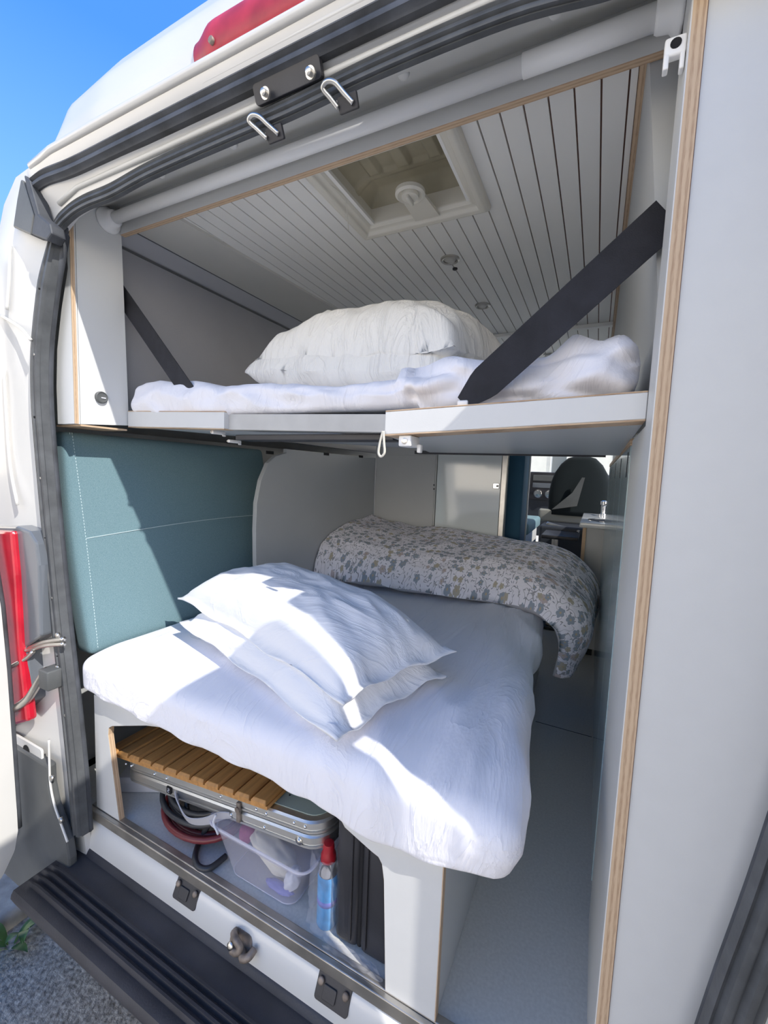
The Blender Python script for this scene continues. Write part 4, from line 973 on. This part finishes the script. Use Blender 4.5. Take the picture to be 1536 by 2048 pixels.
# ------------------------------------------------------------------ far cabinets
YB = 2.30
ca = thing('tall_cabinet', 'plain grey cabinet panel at the far end of the lower bed', 'cabinet', (-1.0, YB, 0.0))
mb = MB(); mb.box(-1.204, -0.814, YB, YB + 0.35, 0.0, 1.16); obj('body', mb, 'wall_grey', ca)
mb = MB(); mb.box(-1.195, -0.822, YB - 0.004, YB, 0.3, 1.105); obj('door', mb, 'wall_grey', ca, bevel=0.001)
for py in (970, 978):
    p = P(868, py, 'y', YB - 0.004); mb = MB(); mb.lathe([(0.004, 0), (0.004, 0.002)], p, (0, -1, 0), 10); obj('hole', mb, 'dark', ca)
cb = thing('gloss_cabinet', 'glossy white cabinet door with steel latch behind the duvet', 'cabinet', (-0.62, YB, 0.0))
mb = MB(); mb.box(-0.808, -0.432, YB + 0.006, YB + 0.09, 0.0, 1.16); obj('body', mb, 'laminate_grey', cb)
mb = MB(); mb.box(-0.806, -0.452, YB - 0.010, YB + 0.006, 0.3, 1.15); obj('door', mb, 'gloss', cb, bevel=0.001)
mb = MB(); mb.box(-0.450, -0.424, YB - 0.012, YB + 0.02, 0.0, 1.16); obj('edge_trim', mb, 'steel', cb, bevel=0.002)
p = P(994, 972, 'y', YB - 0.012)
mb = MB(); mb.rbox(p.x - 0.020, p.x + 0.012, YB - 0.020, YB - 0.012, p.z - 0.014, p.z + 0.014, 0.002); lt = obj('latch', mb, 'chrome', cb)
mb = MB(); mb.lathe([(0.006, 0), (0.005, 0.012), (0.001, 0.013)], (p.x + 0.004, YB - 0.020, p.z), (0, -1, 0), 12); obj('latch_knob', mb, 'steel', lt, smooth=True)

# dinette behind the cabinet
bc_ = thing('upright_cushion', 'navy blue upright dinette cushion past the gloss cabinet', 'cushion', (-0.40, 2.5, 0.55))
q0, q1 = P(1012, 905, 'y', 2.40), P(1050, 1075, 'y', 2.5)
mb = MB(); mb.rbox(-0.455, -0.352, 2.40, 2.58, 0.60, 1.17, 0.012); obj('cushion', mb, 'navy', bc_, autos=50)
mb = MB(); mb.box(-0.356, -0.346, 2.58, 2.60, 0.55, 1.17); obj('edge_trim', mb, 'laminate_grey', bc_)
dn = thing('dinette_bench', 'white dinette bench box with teal seat pad beyond the bed', 'bench', (-0.5, 2.9, 0.0))
mb = MB(); mb.box(-0.75, -0.352, 2.62, 3.15, 0.0, 0.66); obj('box', mb, 'laminate', dn)
mb = MB(); mb.rbox(-0.75, -0.335, 2.61, 3.20, 0.66, 0.735, 0.02); obj('seat_pad', mb, 'teal', dn, autos=60)

# ------------------------------------------------------------------ wardrobe and kitchen on the right
wd = thing('wardrobe', 'row of pale blue gloss cupboard doors along the right of the aisle', 'cupboard', (0.08, 1.8, 0.0))
mb = MB(); mb.box(0.068, 0.085, 1.02, 2.60, 0.0, 1.10); obj('carcass', mb, 'laminate_grey', wd)
for y0, y1 in ((1.024, 1.30), (1.304, 1.64), (1.644, 2.10), (2.104, 2.598)):
    mb = MB(); mb.box(0.058, 0.068, y0, y1, 0.09, 1.075); d_ = obj('door', mb, 'teal_door', wd, bevel=0.001)
    yc = y0 + 0.06 * (y1 - y0) + 0.16 * (y1 - y0); mb = MB(); mb.rbox(0.0575, 0.059, yc - 0.012, yc + 0.012, 1.01, 1.065, 0.0004); obj('finger_slot', mb, 'dark', d_)
mb = MB(); mb.box(0.056, 0.070, 1.02, 2.60, 1.0755, 1.090); obj('top_edge', mb, 'ply_z', wd)
kt = thing('kitchen_unit', 'low kitchen unit with white worktop at the end of the aisle', 'kitchen unit', (0.2, 2.8, 0.0))
mb = MB(); mb.box(-0.030, 0.50, 2.62, 3.32, 0.05, 0.738); obj('body', mb, 'wall_grey', kt)
mb = MB(); mb.box(-0.048, -0.030, 2.605, 2.64, 0.05, 0.738); obj('plywood_edge', mb, 'ply_x', kt)
mb = MB(); mb.box(-0.030, 0.05, 2.66, 3.1, 0.0, 0.05); obj('kick_board', mb, 'dark', kt)
mb = MB(); mb.rbox(-0.066, 0.52, 2.59, 3.34, 0.738, 0.768, 0.006); obj('worktop', mb, 'counter', kt, autos=40)
c = P(1205, 1032, 'z', 0.77)
mb = MB(); mb.lathe([(0.13, 0), (0.13, 0.0025), (0.115, 0.003), (0.11, 0.0005)], (0.10, 2.80, 0.7675), (0, 0, 1), 40); sk = obj('sink_rim', mb, 'chrome', kt, autos=40)
mb = MB(); mb.lathe([(0.112, 0), (0.112, 0.0012)], (0.10, 2.80, 0.7682), (0, 0, 1), 40); obj('sink_bowl', mb, 'dark', sk)
fa = thing('tap', 'small chrome tap standing on the white worktop', 'tap', (0.055, 3.24, 0.768))
mb = MB(); mb.lathe([(0.022, 0), (0.022, 0.01), (0.014, 0.012), (0.014, 0.07), (0.020, 0.072), (0.020, 0.095), (0.012, 0.10)], (0.055, 3.24, 0.768), (0, 0, 1), 20); obj('tap_body', mb, 'chrome', fa, autos=40)
mb = MB(); mb.tube(smoothpath([(0.055, 3.24, 0.83), (0.075, 3.17, 0.845), (0.09, 3.11, 0.835)], 5), 0.008, 10); obj('spout', mb, 'chrome', fa, smooth=True)

# ------------------------------------------------------------------ cab
ft = thing('folding_table', 'narrow grey table top on a single black leg by the front seat', 'table', (-0.21, 2.95, 0.0))
mb = MB(); mb.rbox(-0.30, -0.075, 2.95, 3.25, 0.61, 0.635, 0.006); obj('tabletop', mb, 'plastic_black', ft, autos=40)
mb = MB(); mb.box(-0.235, -0.200, 3.0, 3.035, 0.02, 0.61); mb.box(-0.215, -0.195, 2.99, 3.0, 0.02, 0.61); obj('leg', mb, 'steel', ft, bevel=0.003)
mb = MB(); mb.rbox(-0.27, -0.16, 2.96, 3.08, 0.0005, 0.02, 0.004); obj('foot', mb, 'plastic_black', ft)
ps = thing('front_seat', 'black front passenger seat turned sideways in the cab', 'seat', (-0.12, 3.7, 0.0))
def seatback(z, t):
    w = interp([(0.72, 0.21), (0.8, 0.225), (0.95, 0.22), (1.05, 0.19), (1.12, 0.15), (1.17, 0.10), (1.19, 0.03)], z)
    y = 3.66 + (z - 0.7) * 0.10; a = t * 2 * PI
    c_, s_ = math.cos(a), math.sin(a)
    return Vector((-0.115 + math.copysign(abs(c_) ** 0.6, c_) * w, y + math.copysign(abs(s_) ** 0.6, s_) * 0.06 * min(1, w / 0.1), z))
mb = MB(); mb.rings([[seatback(z, k_ / 28) for k_ in range(28)] for z in (0.72, 0.76, 0.82, 0.9, 0.98, 1.05, 1.09, 1.12, 1.15, 1.17, 1.185, 1.19)]); obj('backrest', mb, 'seat_dark', ps, smooth=True)
mb = MB(); mb.rbox(-0.40, 0.0, 3.62, 3.66, 0.66, 0.76, 0.018, 4); obj('seat_cushion', mb, 'seat_grey', ps, smooth=True)
mb = MB(); mb.tube(smoothpath([(-0.31, 3.42, 0.66), (-0.22, 3.40, 0.645), (-0.08, 3.37, 0.63)], 5), [0.020 - 0.0006 * i for i in range(11)], 10); obj('lever', mb, 'steel', ps, smooth=True)
mb = MB(); mb.rbox(-0.36, 0.06, 3.36, 3.66, 0.02, 0.655, 0.02); obj('pedestal', mb, 'dash', ps)
mb = MB(); mb.prism([(-0.30, 0.76), (-0.16, 0.90), (-0.10, 1.02), (-0.08, 1.02), (-0.12, 0.80)], 'y', 3.585, 3.592); obj('seat_belt_guide', mb, 'plastic_grey', ps)
dbd = thing('dashboard', 'dark van dashboard with radio and round heater knobs', 'dashboard', (-0.5, 4.3, 0.45))
mb = MB(); mb.prism([(4.30, 0.45), (4.30, 0.98), (4.34, 1.05), (4.60, 1.06), (4.60, 0.45)], 'x', -1.58, 0.5); obj('fascia', mb, 'dash', dbd, bevel=0.02)
c = P(1092, 972, 'y', 4.28)
mb = MB(); mb.rbox(c.x - 0.15, c.x + 0.13, 4.275, 4.31, c.z - 0.13, c.z + 0.13, 0.01); cs_ = obj('centre_console', mb, 'plastic_black', dbd)
mb = MB(); mb.rbox(c.x - 0.12, c.x + 0.10, 4.270, 4.278, c.z + 0.045, c.z + 0.10, 0.004); obj('vent_slot', mb, 'plastic_grey', cs_)
mb = MB(); mb.rbox(c.x - 0.12, c.x + 0.10, 4.270, 4.278, c.z - 0.02, c.z + 0.025, 0.004); obj('radio', mb, 'smoke', cs_)
for dx_ in (-0.065, 0.035):
    mb = MB(); mb.lathe([(0.040, 0), (0.040, 0.004), (0.032, 0.006), (0.026, 0.006), (0.024, 0.020), (0.001, 0.021)], (c.x + dx_, 4.274, c.z - 0.075), (0, -1, 0), 24); obj('heater_knob', mb, 'chrome', cs_, autos=40)
w1 = MB(); w1.poly([(-1.5, 4.62, 1.05), (0.45, 4.62, 1.05), (0.40, 4.15, 1.85), (-1.45, 4.15, 1.85)]); struct(obj('window_1', w1, 'glass'))
# street beyond the windscreen
bd = thing('house', 'sunlit pale house front seen through the windscreen', 'building', (1.0, 12.0, -0.55))
mb = MB(); mb.box(-9, 6, 12.0, 13.0, -0.55, 6.0); obj('wall', mb, 'facade', bd)
for x, z0, z1 in ((-3.6, 1.0, 2.3), (-2.0, 1.0, 2.3), (-0.9, 0.9, 2.2), (0.6, 1.0, 2.3)):
    mb = MB(); mb.box(x - 0.22, x + 0.22, 11.97, 12.0, z0, z1); wf = obj('window', mb, 'plank', bd)
    mb = MB(); mb.box(x - 0.17, x + 0.17, 11.96, 11.97, z0 + 0.06, z1 - 0.06); obj('pane', mb, 'window_dark', wf)
wl = MB(); wl.box(-8, 5, 9.0, 9.25, -0.55, 0.75); tag(obj('garden_wall', wl, 'facade'), 'low pale wall in front of the house, past the dashboard', 'wall')

# ------------------------------------------------------------------ stored gear
# aluminium suitcase table, tilted, with the wooden slatted board on it
def tilt(p):
    """gear plane: rises to the right"""
    return Vector((p[0], p[1], p[2] + 0.155 + (p[0] + 1.16) * 0.118))
cs = thing('folding_camp_table', 'folded aluminium camp table case with rivets below the slatted board', 'table', tilt((-0.8, 0.9, -0.065)))
def rrect(x0, x1, y0, y1, r, z, n=6):
    o = []
    for cx, cy, a0 in ((x1 - r, y1 - r, 0), (x0 + r, y1 - r, 90), (x0 + r, y0 + r, 180), (x1 - r, y0 + r, 270)):
        for k_ in range(n + 1):
            a = math.radians(a0 + 90 * k_ / n); o.append(tilt((cx + r * math.cos(a), cy + r * math.sin(a), z)))
    return o
CX0, CX1, CY0, CY1 = -1.165, -0.462, 0.712, 1.06
def halfcase(z0, z1, name):
    mb = MB(); R_ = []
    for z, ins in ((z0, 0.004), (z0 + 0.003, 0.0), (z0 + 0.008, 0.0), (z0 + 0.009, 0.0025), (z0 + 0.012, 0.0025), (z0 + 0.013, 0.0), (z1 - 0.004, 0.0), (z1, 0.004)):
        R_.append(rrect(CX0 + ins, CX1 - ins, CY0 + ins, CY1 - ins, 0.055, z))
    mb.rings(R_); return obj(name, mb, 'alu', cs, autos=35)
lo_ = halfcase(-0.066, -0.034, 'lower_frame'); hi_ = halfcase(-0.031, 0.0, 'upper_frame')
mb = MB(); mb.rings([rrect(CX0 + 0.02, CX1 - 0.02, CY0 + 0.02, CY1 - 0.02, 0.04, -0.002), rrect(CX0 + 0.02, CX1 - 0.02, CY0 + 0.02, CY1 - 0.02, 0.04, 0.0012)]); gpn = obj('table_panel', mb, 'green_panel', cs)
for i in range(5):
    mb = MB(); mb.lathe([(0.0022, 0), (0.0022, 0.0008)], tilt((-0.60 + 0.026 * i, 0.765 + 0.01 * i, 0.0014)), (0, 0, 1), 8); obj('pin_hole', mb, 'dark', gpn)
for x, z in ((-1.145, -0.016), (-1.12, -0.016), (-1.02, -0.016), (-0.97, -0.016), (-0.77, -0.012), (-0.735, -0.050), (-0.655, -0.012), (-0.625, -0.014), (-0.63, -0.050), (-0.545, -0.012), (-0.515, -0.012)):
    mb = MB(); mb.lathe([(0.0045, 0), (0.0042, 0.002), (0.002, 0.004), (0.0003, 0.0042)], tilt((x, CY0 + 0.001, z)), (0, -1, 0), 12); obj('rivet', mb, 'chrome', hi_ if z > -0.03 else lo_, smooth=True)
mb = MB(); mb.lathe([(0.010, 0), (0.009, 0.003), (0.006, 0.003), (0.006, 0.005), (0.001, 0.006)], tilt((-0.53, CY0 + 0.001, -0.050)), (0, -1, 0), 16); obj('corner_bolt', mb, 'steel', lo_, smooth=True)
c = tilt((-0.708, CY0, -0.03)); mb = MB(); mb.rbox(c.x - 0.006, c.x + 0.006, c.y - 0.006, c.y, c.z - 0.028, c.z + 0.022, 0.002); mb.lathe([(0.007, 0), (0.007, 0.008)], c + Vector((0, -0.001, 0.006)), (0, -1, 0), 12); obj('clasp', mb, 'rust', cs, autos=40)
hp_ = [tilt(p) for p in ((-0.93, CY0 - 0.001, -0.048), (-0.90, CY0 - 0.018, -0.058), (-0.85, CY0 - 0.030, -0.075), (-0.80, CY0 - 0.022, -0.070), (-0.76, CY0 - 0.006, -0.055), (-0.735, CY0 - 0.001, -0.052))]
mb = MB(); mb.sweep([(-0.012, -0.0012), (0.012, -0.0012), (0.012, 0.0012), (-0.012, 0.0012)], smoothpath(hp_, 6), Vector((0, -1, -0.4))); obj('strap_handle', mb, 'strap_grey', cs, autos=60)
c = tilt((-0.945, CY0 - 0.0045, -0.046)); mb = MB(); mb.box(c.x - 0.02, c.x - 0.004, c.y, c.y + 0.004, c.z - 0.008, c.z + 0.010); tagp = obj('number_tag', mb, 'dark', cs)
# the figure printed on the tag
mb = MB(); sgs = [(0, 6, 4, 6), (4, 6, 4, 3.2), (4, 3.2, 0, 3.2), (0, 3.2, 0, 0), (0, 0, 4, 0)]
for x0, z0, x1, z1 in sgs:
    a = Vector((c.x - 0.0148 + x0 * 0.0014, c.y - 0.0004, c.z - 0.0035 + z0 * 0.0016)); b = Vector((c.x - 0.0148 + x1 * 0.0014, c.y - 0.0004, c.z - 0.0035 + z1 * 0.0016)); mb.tube([a, b], 0.0007, 5)
obj('number_mark', mb, 'paper', tagp)
sbd = thing('slatted_board', 'brown wooden slatted board lying on the aluminium case', 'board', tilt((-0.9, 0.86, 0.002)))
sx0, sx1, ns = -1.218, -0.615, 12
mb = MB(); pts_ = [tilt(p) for p in ((sx0, 0.703, 0.0035), (sx1, 0.703, 0.0035), (sx1, 1.03, 0.0035), (sx0, 1.03, 0.0035))]
mb.hexa([*pts_, *[p + Vector((0, 0, 0.009)) for p in pts_]]); obj('backing_strip', mb, 'oak', sbd)
wsl = (sx1 - sx0) / ns
for i in range(ns):
    a, b = sx0 + wsl * i + 0.0028, sx0 + wsl * (i + 1) - 0.0028
    mb = MB(); lo4 = [tilt(p) for p in ((a, 0.7005, 0.0125), (b, 0.7005, 0.0125), (b, 1.033, 0.0125), (a, 1.033, 0.0125))]
    hi4 = [tilt(p) for p in ((a + 0.004, 0.706, 0.0235), (b - 0.004, 0.706, 0.0235), (b - 0.004, 1.03, 0.0235), (a + 0.004, 1.03, 0.0235))]
    mb.hexa([*lo4, *[p + Vector((0, 0, 0.006)) for p in lo4]]) ; mb.hexa([*[p + Vector((0, 0, 0.006)) for p in lo4], *hi4]); obj('slat', mb, 'oak', sbd, bevel=0.0012)
# turquoise cloth on the slats
c = P(292, 1462, 'y', 0.86); mb = MB()
for i in range(4): mb.rbox(c.x - 0.05, c.x + 0.06, 0.84 + 0.004 * i, 1.0, tilt((c.x, 0, 0.026)).z + 0.006 * i, tilt((c.x, 0, 0.026)).z + 0.006 * i + 0.0055, 0.002)
tag(obj('folded_cloth', mb, 'turq', autos=50), 'folded turquoise cloth lying on the wooden slats under the mattress', 'cloth')
# white card box at the left
wb = thing('card_box', 'flat white card box on the floor at the left of the storage', 'box', (-1.11, 0.88, 0.0))
def rotq(x, y): a = math.radians(29); return (-1.225 + x * math.cos(a) - y * math.sin(a), 0.738 + x * math.sin(a) + y * math.cos(a))
mb = MB(); mb.prism([rotq(*q) for q in ((0.003, 0.003), (0.157, 0.003), (0.157, 0.147), (0.003, 0.147))], 'z', 0.0015, 0.030); obj('tray', mb, 'paper', wb, bevel=0.001)
mb = MB(); mb.prism([rotq(*q) for q in ((0, 0), (0.16, 0), (0.16, 0.15), (0, 0.15))], 'z', 0.032, 0.052); obj('lid', mb, 'paper', wb, bevel=0.001)
# hose and cable coils
def coil(name, label, m, c, rx_, ry_, tiltx, n, r, seed, z0=0.012, extra=None):
    rr = random.Random(seed); pts = []
    for k_ in range(n * 28 + 1):
        a = 2 * PI * k_ / 28; lap = k_ / 28
        R1 = 1 + 0.10 * math.sin(lap * 2.1 + seed) + 0.03 * math.sin(a * 2 + lap)
        x = rx_ * R1 * math.cos(a); y = ry_ * R1 * math.sin(a)
        z = z0 + lap * r * 1.15 + tiltx * max(0, (y / ry_ + 1)) * 0.5 + 0.006 * math.sin(a + seed)
        pts.append(Vector((c[0] + x, c[1] + y + 0.01 * math.sin(lap * 1.7), z)))
    mb = MB(); mb.tube(pts, r, 10)
    if extra: mb.tube(smoothpath(extra, 8), r, 10)
    r_ = thing(name, label, 'cable' if m == 'cable' else 'hose', (c[0], c[1], 0.0))
    obj('coil', mb, m, r_, smooth=True); return r_
coil('coiled_hose', 'dark red coiled hose lying on the storage floor', 'hose_red', (-0.915, 0.790), 0.125, 0.074, 0.03, 3, 0.0085, 1.0, 0.010)
ck = coil('coiled_cable', 'black coiled power cable with a loop hanging forward, left of the clear tub', 'cable', (-0.925, 0.782), 0.112, 0.056, 0.05, 4, 0.0072, 2.4, 0.036,
     [P(440, 1620, 'y', 0.76), P(420, 1645, 'y', 0.74), P(398, 1685, 'y', 0.728), P(390, 1715, 'z', 0.012), P(398, 1734, 'z', 0.009), P(420, 1736, 'z', 0.009), P(452, 1712, 'z', 0.009)])
for px, py in ((395, 1638), (404, 1650)):
    p = P(px, py, 'y', 0.765); mb = MB(); mb.rbox(p.x - 0.010, p.x + 0.010, p.y - 0.004, p.y + 0.004, p.z - 0.004, p.z + 0.004, 0.002); obj('yellow_tag', mb, 'yellow', ck)
mb = MB(); pts_ = [P(x, y, 'y', 0.765) for x, y in ((318, 1580), (325, 1600), (335, 1660), (352, 1700), (372, 1720))]; 
mb.tube(smoothpath([Vector((-1.015, 0.80, 0.10)), Vector((-1.0, 0.775, 0.09)), Vector((-0.985, 0.75, 0.05)), Vector((-0.95, 0.735, 0.022)), Vector((-0.90, 0.728, 0.012))], 6), 0.0068, 10)
mb.tube(smoothpath([Vector((-0.965, 0.79, 0.115)), Vector((-0.955, 0.765, 0.09)), Vector((-0.93, 0.745, 0.05)), Vector((-0.88, 0.735, 0.024))], 6), 0.0068, 10)
obj('cable_bight', mb, 'cable', ck, smooth=True)
mb = MB(); c = Vector((-1.035, 0.785, 0.085)); mb.rbox(c.x - 0.022, c.x + 0.016, c.y - 0.018, c.y + 0.02, c.z - 0.03, c.z + 0.025, 0.008); obj('plug', mb, 'plastic_black', ck, autos=50)
# clear tub with things inside
tb = thing('storage_tub', 'clear plastic storage tub under the camp table case', 'tub', (-0.65, 0.80, 0.0))
def tubring(f, z, ins=0.0):
    x0, x1 = lerp(-0.742, -0.792, f) + ins, lerp(-0.545, -0.500, f) - ins; y0, y1 = lerp(0.712, 0.697, f) + ins, lerp(0.93, 0.945, f) - ins
    o = []
    r = 0.028
    for cx, cy, a0 in ((x1 - r, y1 - r, 0), (x0 + r, y1 - r, 90), (x0 + r, y0 + r, 180), (x1 - r, y0 + r, 270)):
        for k_ in range(6):
            a = math.radians(a0 + 18 * k_); o.append(Vector((cx + r * math.cos(a), cy + r * math.sin(a), z)))
    return o
mb = MB(); mb.rings([tubring(0, 0.002, 0.02), tubring(0, 0.004), tubring(0.85, 0.112), tubring(0.86, 0.113, -0.006), tubring(1.0, 0.125, -0.006)], cap=False)
mb.bm.faces.new([mb.bm.verts.new(p) for p in tubring(0, 0.002, 0.02)]); obj('tub', mb, 'clear', tb, autos=50)
mb = MB(); mb.tube(tubring(1.0, 0.125, -0.006), 0.003, 6, True); mb.tube(tubring(0.85, 0.112, -0.001), 0.0018, 6, True); mb.tube(tubring(0.0, 0.004, 0.001), 0.0016, 6, True); obj('rim', mb, 'clear_rim', tb, smooth=True)
mb = MB(); mb.rings([tubring(1.0, 0.1262, -0.009), tubring(1.0, 0.134, -0.009), tubring(1.0, 0.137, 0.004)], cap=False); mb.bm.faces.new([mb.bm.verts.new(p) for p in tubring(1.0, 0.137, 0.004)]); obj('lid', mb, 'clear', tb, autos=50)
mb = MB(); mb.tube(smoothpath([P(432, 1630, 'y', 0.690), P(427, 1645, 'y', 0.688), P(433, 1660, 'y', 0.686), P(436, 1668, 'y', 0.688)], 5), 0.0028, 8); obj('string_tie', mb, 'paper', tb, smooth=True)
def lump(name, label, cat, m, c, s, seed, rot=0.0):
    b = bmesh.new(); bmesh.ops.create_icosphere(b, subdivisions=4, radius=1)
    for v in b.verts:
        n_ = v.co.copy(); v.co = v.co * (1 + 0.18 * nz(n_.x * 2 + seed, n_.y * 2, n_.z * 2) + 0.08 * ridge(n_.x * 4 + seed, n_.y * 4, n_.z * 4))
        q = Vector((v.co.x * s[0], v.co.y * s[1], v.co.z * s[2])); v.co = Matrix.Rotation(rot, 3, 'Y') @ q + Vector(c)
    mb = MB(); mb.merge(b); return tag(obj(name, mb, m, smooth=True), label, cat)
lump('crumpled_cloth', 'cream crumpled cloth inside the clear tub', 'cloth', 'cream_cloth', (-0.655, 0.775, 0.050), (0.075, 0.035, 0.024), 2.0, 0.5)
lump('crumpled_cloth', 'plum coloured cloth at the left inside the clear tub', 'cloth', 'magenta', (-0.728, 0.775, 0.075), (0.022, 0.035, 0.028), 5.0)
lump('crumpled_cloth', 'white rag at the right front inside the clear tub', 'cloth', 'paper', (-0.572, 0.748, 0.034), (0.018, 0.022, 0.028), 8.0, 0.3)
lump('blue_packet', 'blue violet packet lying at the bottom front of the clear tub', 'packet', 'purple', (-0.60, 0.733, 0.012), (0.038, 0.012, 0.008), 9.0)
# aerosol can in its clear bag
sc_ = thing('spray_can', 'blue spray can with red cap beside the black case', 'can', (-0.458, 0.727, 0.0))
cx_, cy_ = -0.4635, 0.730
mb = MB(); mb.lathe([(0.021, 0.001), (0.0225, 0.004), (0.0225, 0.118), (0.021, 0.124)], (cx_, cy_, 0), (0, 0, 1), 28); obj('can_body', mb, 'blue_can', sc_, autos=40)
mb = MB(); mb.lathe([(0.0215, 0.123), (0.0215, 0.127), (0.019, 0.136), (0.0175, 0.150), (0.018, 0.153)], (cx_, cy_, 0), (0, 0, 1), 28); obj('collar', mb, 'chrome', sc_, autos=40)
mb = MB(); mb.lathe([(0.0168, 0.150), (0.0165, 0.165), (0.013, 0.170), (0.0125, 0.186), (0.011, 0.190), (0.002, 0.191)], (cx_, cy_, 0), (0, 0, 1), 24); obj('cap', mb, 'cap_red', sc_, autos=40)
mb = MB(); mb.lathe([(0.0227, 0.055), (0.0227, 0.068)], (cx_, cy_, 0), (0, 0, 1), 28); obj('label_band', mb, 'purple', sc_, smooth=True)
bg_ = MB()
def bag(a, b):
    t = a * 2 * PI; z = lerp(0.002, 0.165, b)
    R = lerp(0.034, 0.026, b) * (1 + 0.22 * ridge(math.cos(t) * 2 + 3, math.sin(t) * 2, b * 3) + 0.08 * nz(math.cos(t) * 6, math.sin(t) * 6, b * 8))
    return Vector((cx_ - 0.006 + R * math.cos(t) * 1.1, cy_ + 0.002 + R * 0.95 * math.sin(t), z))
bg_.grid(bag, 60, 40); tag(obj('plastic_bag', bg_, 'film'), 'crinkled clear plastic bag around the blue spray can', 'bag')
# black hard case
bcz = thing('hard_case', 'black hard plastic case standing behind the right of the bed base', 'case', (-0.35, 0.88, 0.0))
mb = MB(); mb.rbox(-0.432, -0.375, 0.708, 1.0, 0.0015, 0.292, 0.014); obj('shell_half', mb, 'plastic_black', bcz, autos=50)
mb = MB(); mb.rbox(-0.371, -0.300, 0.708, 1.0, 0.0015, 0.292, 0.014); obj('shell_half', mb, 'plastic_black', bcz, autos=50)
mb = MB(); mb.rbox(-0.378, -0.368, 0.713, 0.995, 0.006, 0.288, 0.004); obj('seam', mb, 'dark', bcz)
mb = MB(); mb.rbox(-0.394, -0.388, 0.7035, 0.7085, 0.02, 0.27, 0.002); mb.rbox(-0.358, -0.352, 0.7035, 0.7085, 0.02, 0.27, 0.002); obj('rib', mb, 'plastic_black', bcz)
# loose clear film on the floor in front
lf = MB(); fa_, fb_ = P(690, 1905, 'z', 0.004), P(735, 1975, 'z', 0.004)
lf.grid(lambda a, b: Vector((lerp(-0.44, -0.31, a) + 0.01 * math.sin(b * 6), lerp(0.676, 0.700, b), 0.008 + 0.005 * abs(ridge(a * 6, b * 3)))), 40, 12)
tag(obj('plastic_film', lf, 'film'), 'crumpled strip of clear film on the floor by the metal threshold', 'film')

# ------------------------------------------------------------------ weeds at the kerb
for i, (px, py, lb) in enumerate(((20, 1895, 'low green weed at the foot of the kerb, lower left'), (52, 1862, 'smaller green weed beside the bumper corner'))):
    c = P(px, py, 'z', -0.55); w = thing('weed', lb, 'plant', c, 'weeds by the kerb')
    rr = random.Random(i + 3)
    for k_ in range(7):
        a = rr.uniform(0, 2 * PI); l = rr.uniform(0.05, 0.09); h = rr.uniform(0.02, 0.06); b = MB()
        def leaf(u, v, a=a, l=l, h=h):
            wd_ = 0.012 * math.sin(min(1, u * 1.02 + 0.02) * PI) ** 0.7 * (v * 2 - 1)
            r_ = 0.01 + l * u; return Vector((c.x + math.cos(a) * r_ - math.sin(a) * wd_, c.y + math.sin(a) * r_ + math.cos(a) * wd_, c.z + 0.004 + h * math.sin(u * 2.2) + 0.003 * abs(v - 0.5)))
        b.grid(leaf, 8, 4); obj('leaf', b, 'leaf', w, smooth=True)
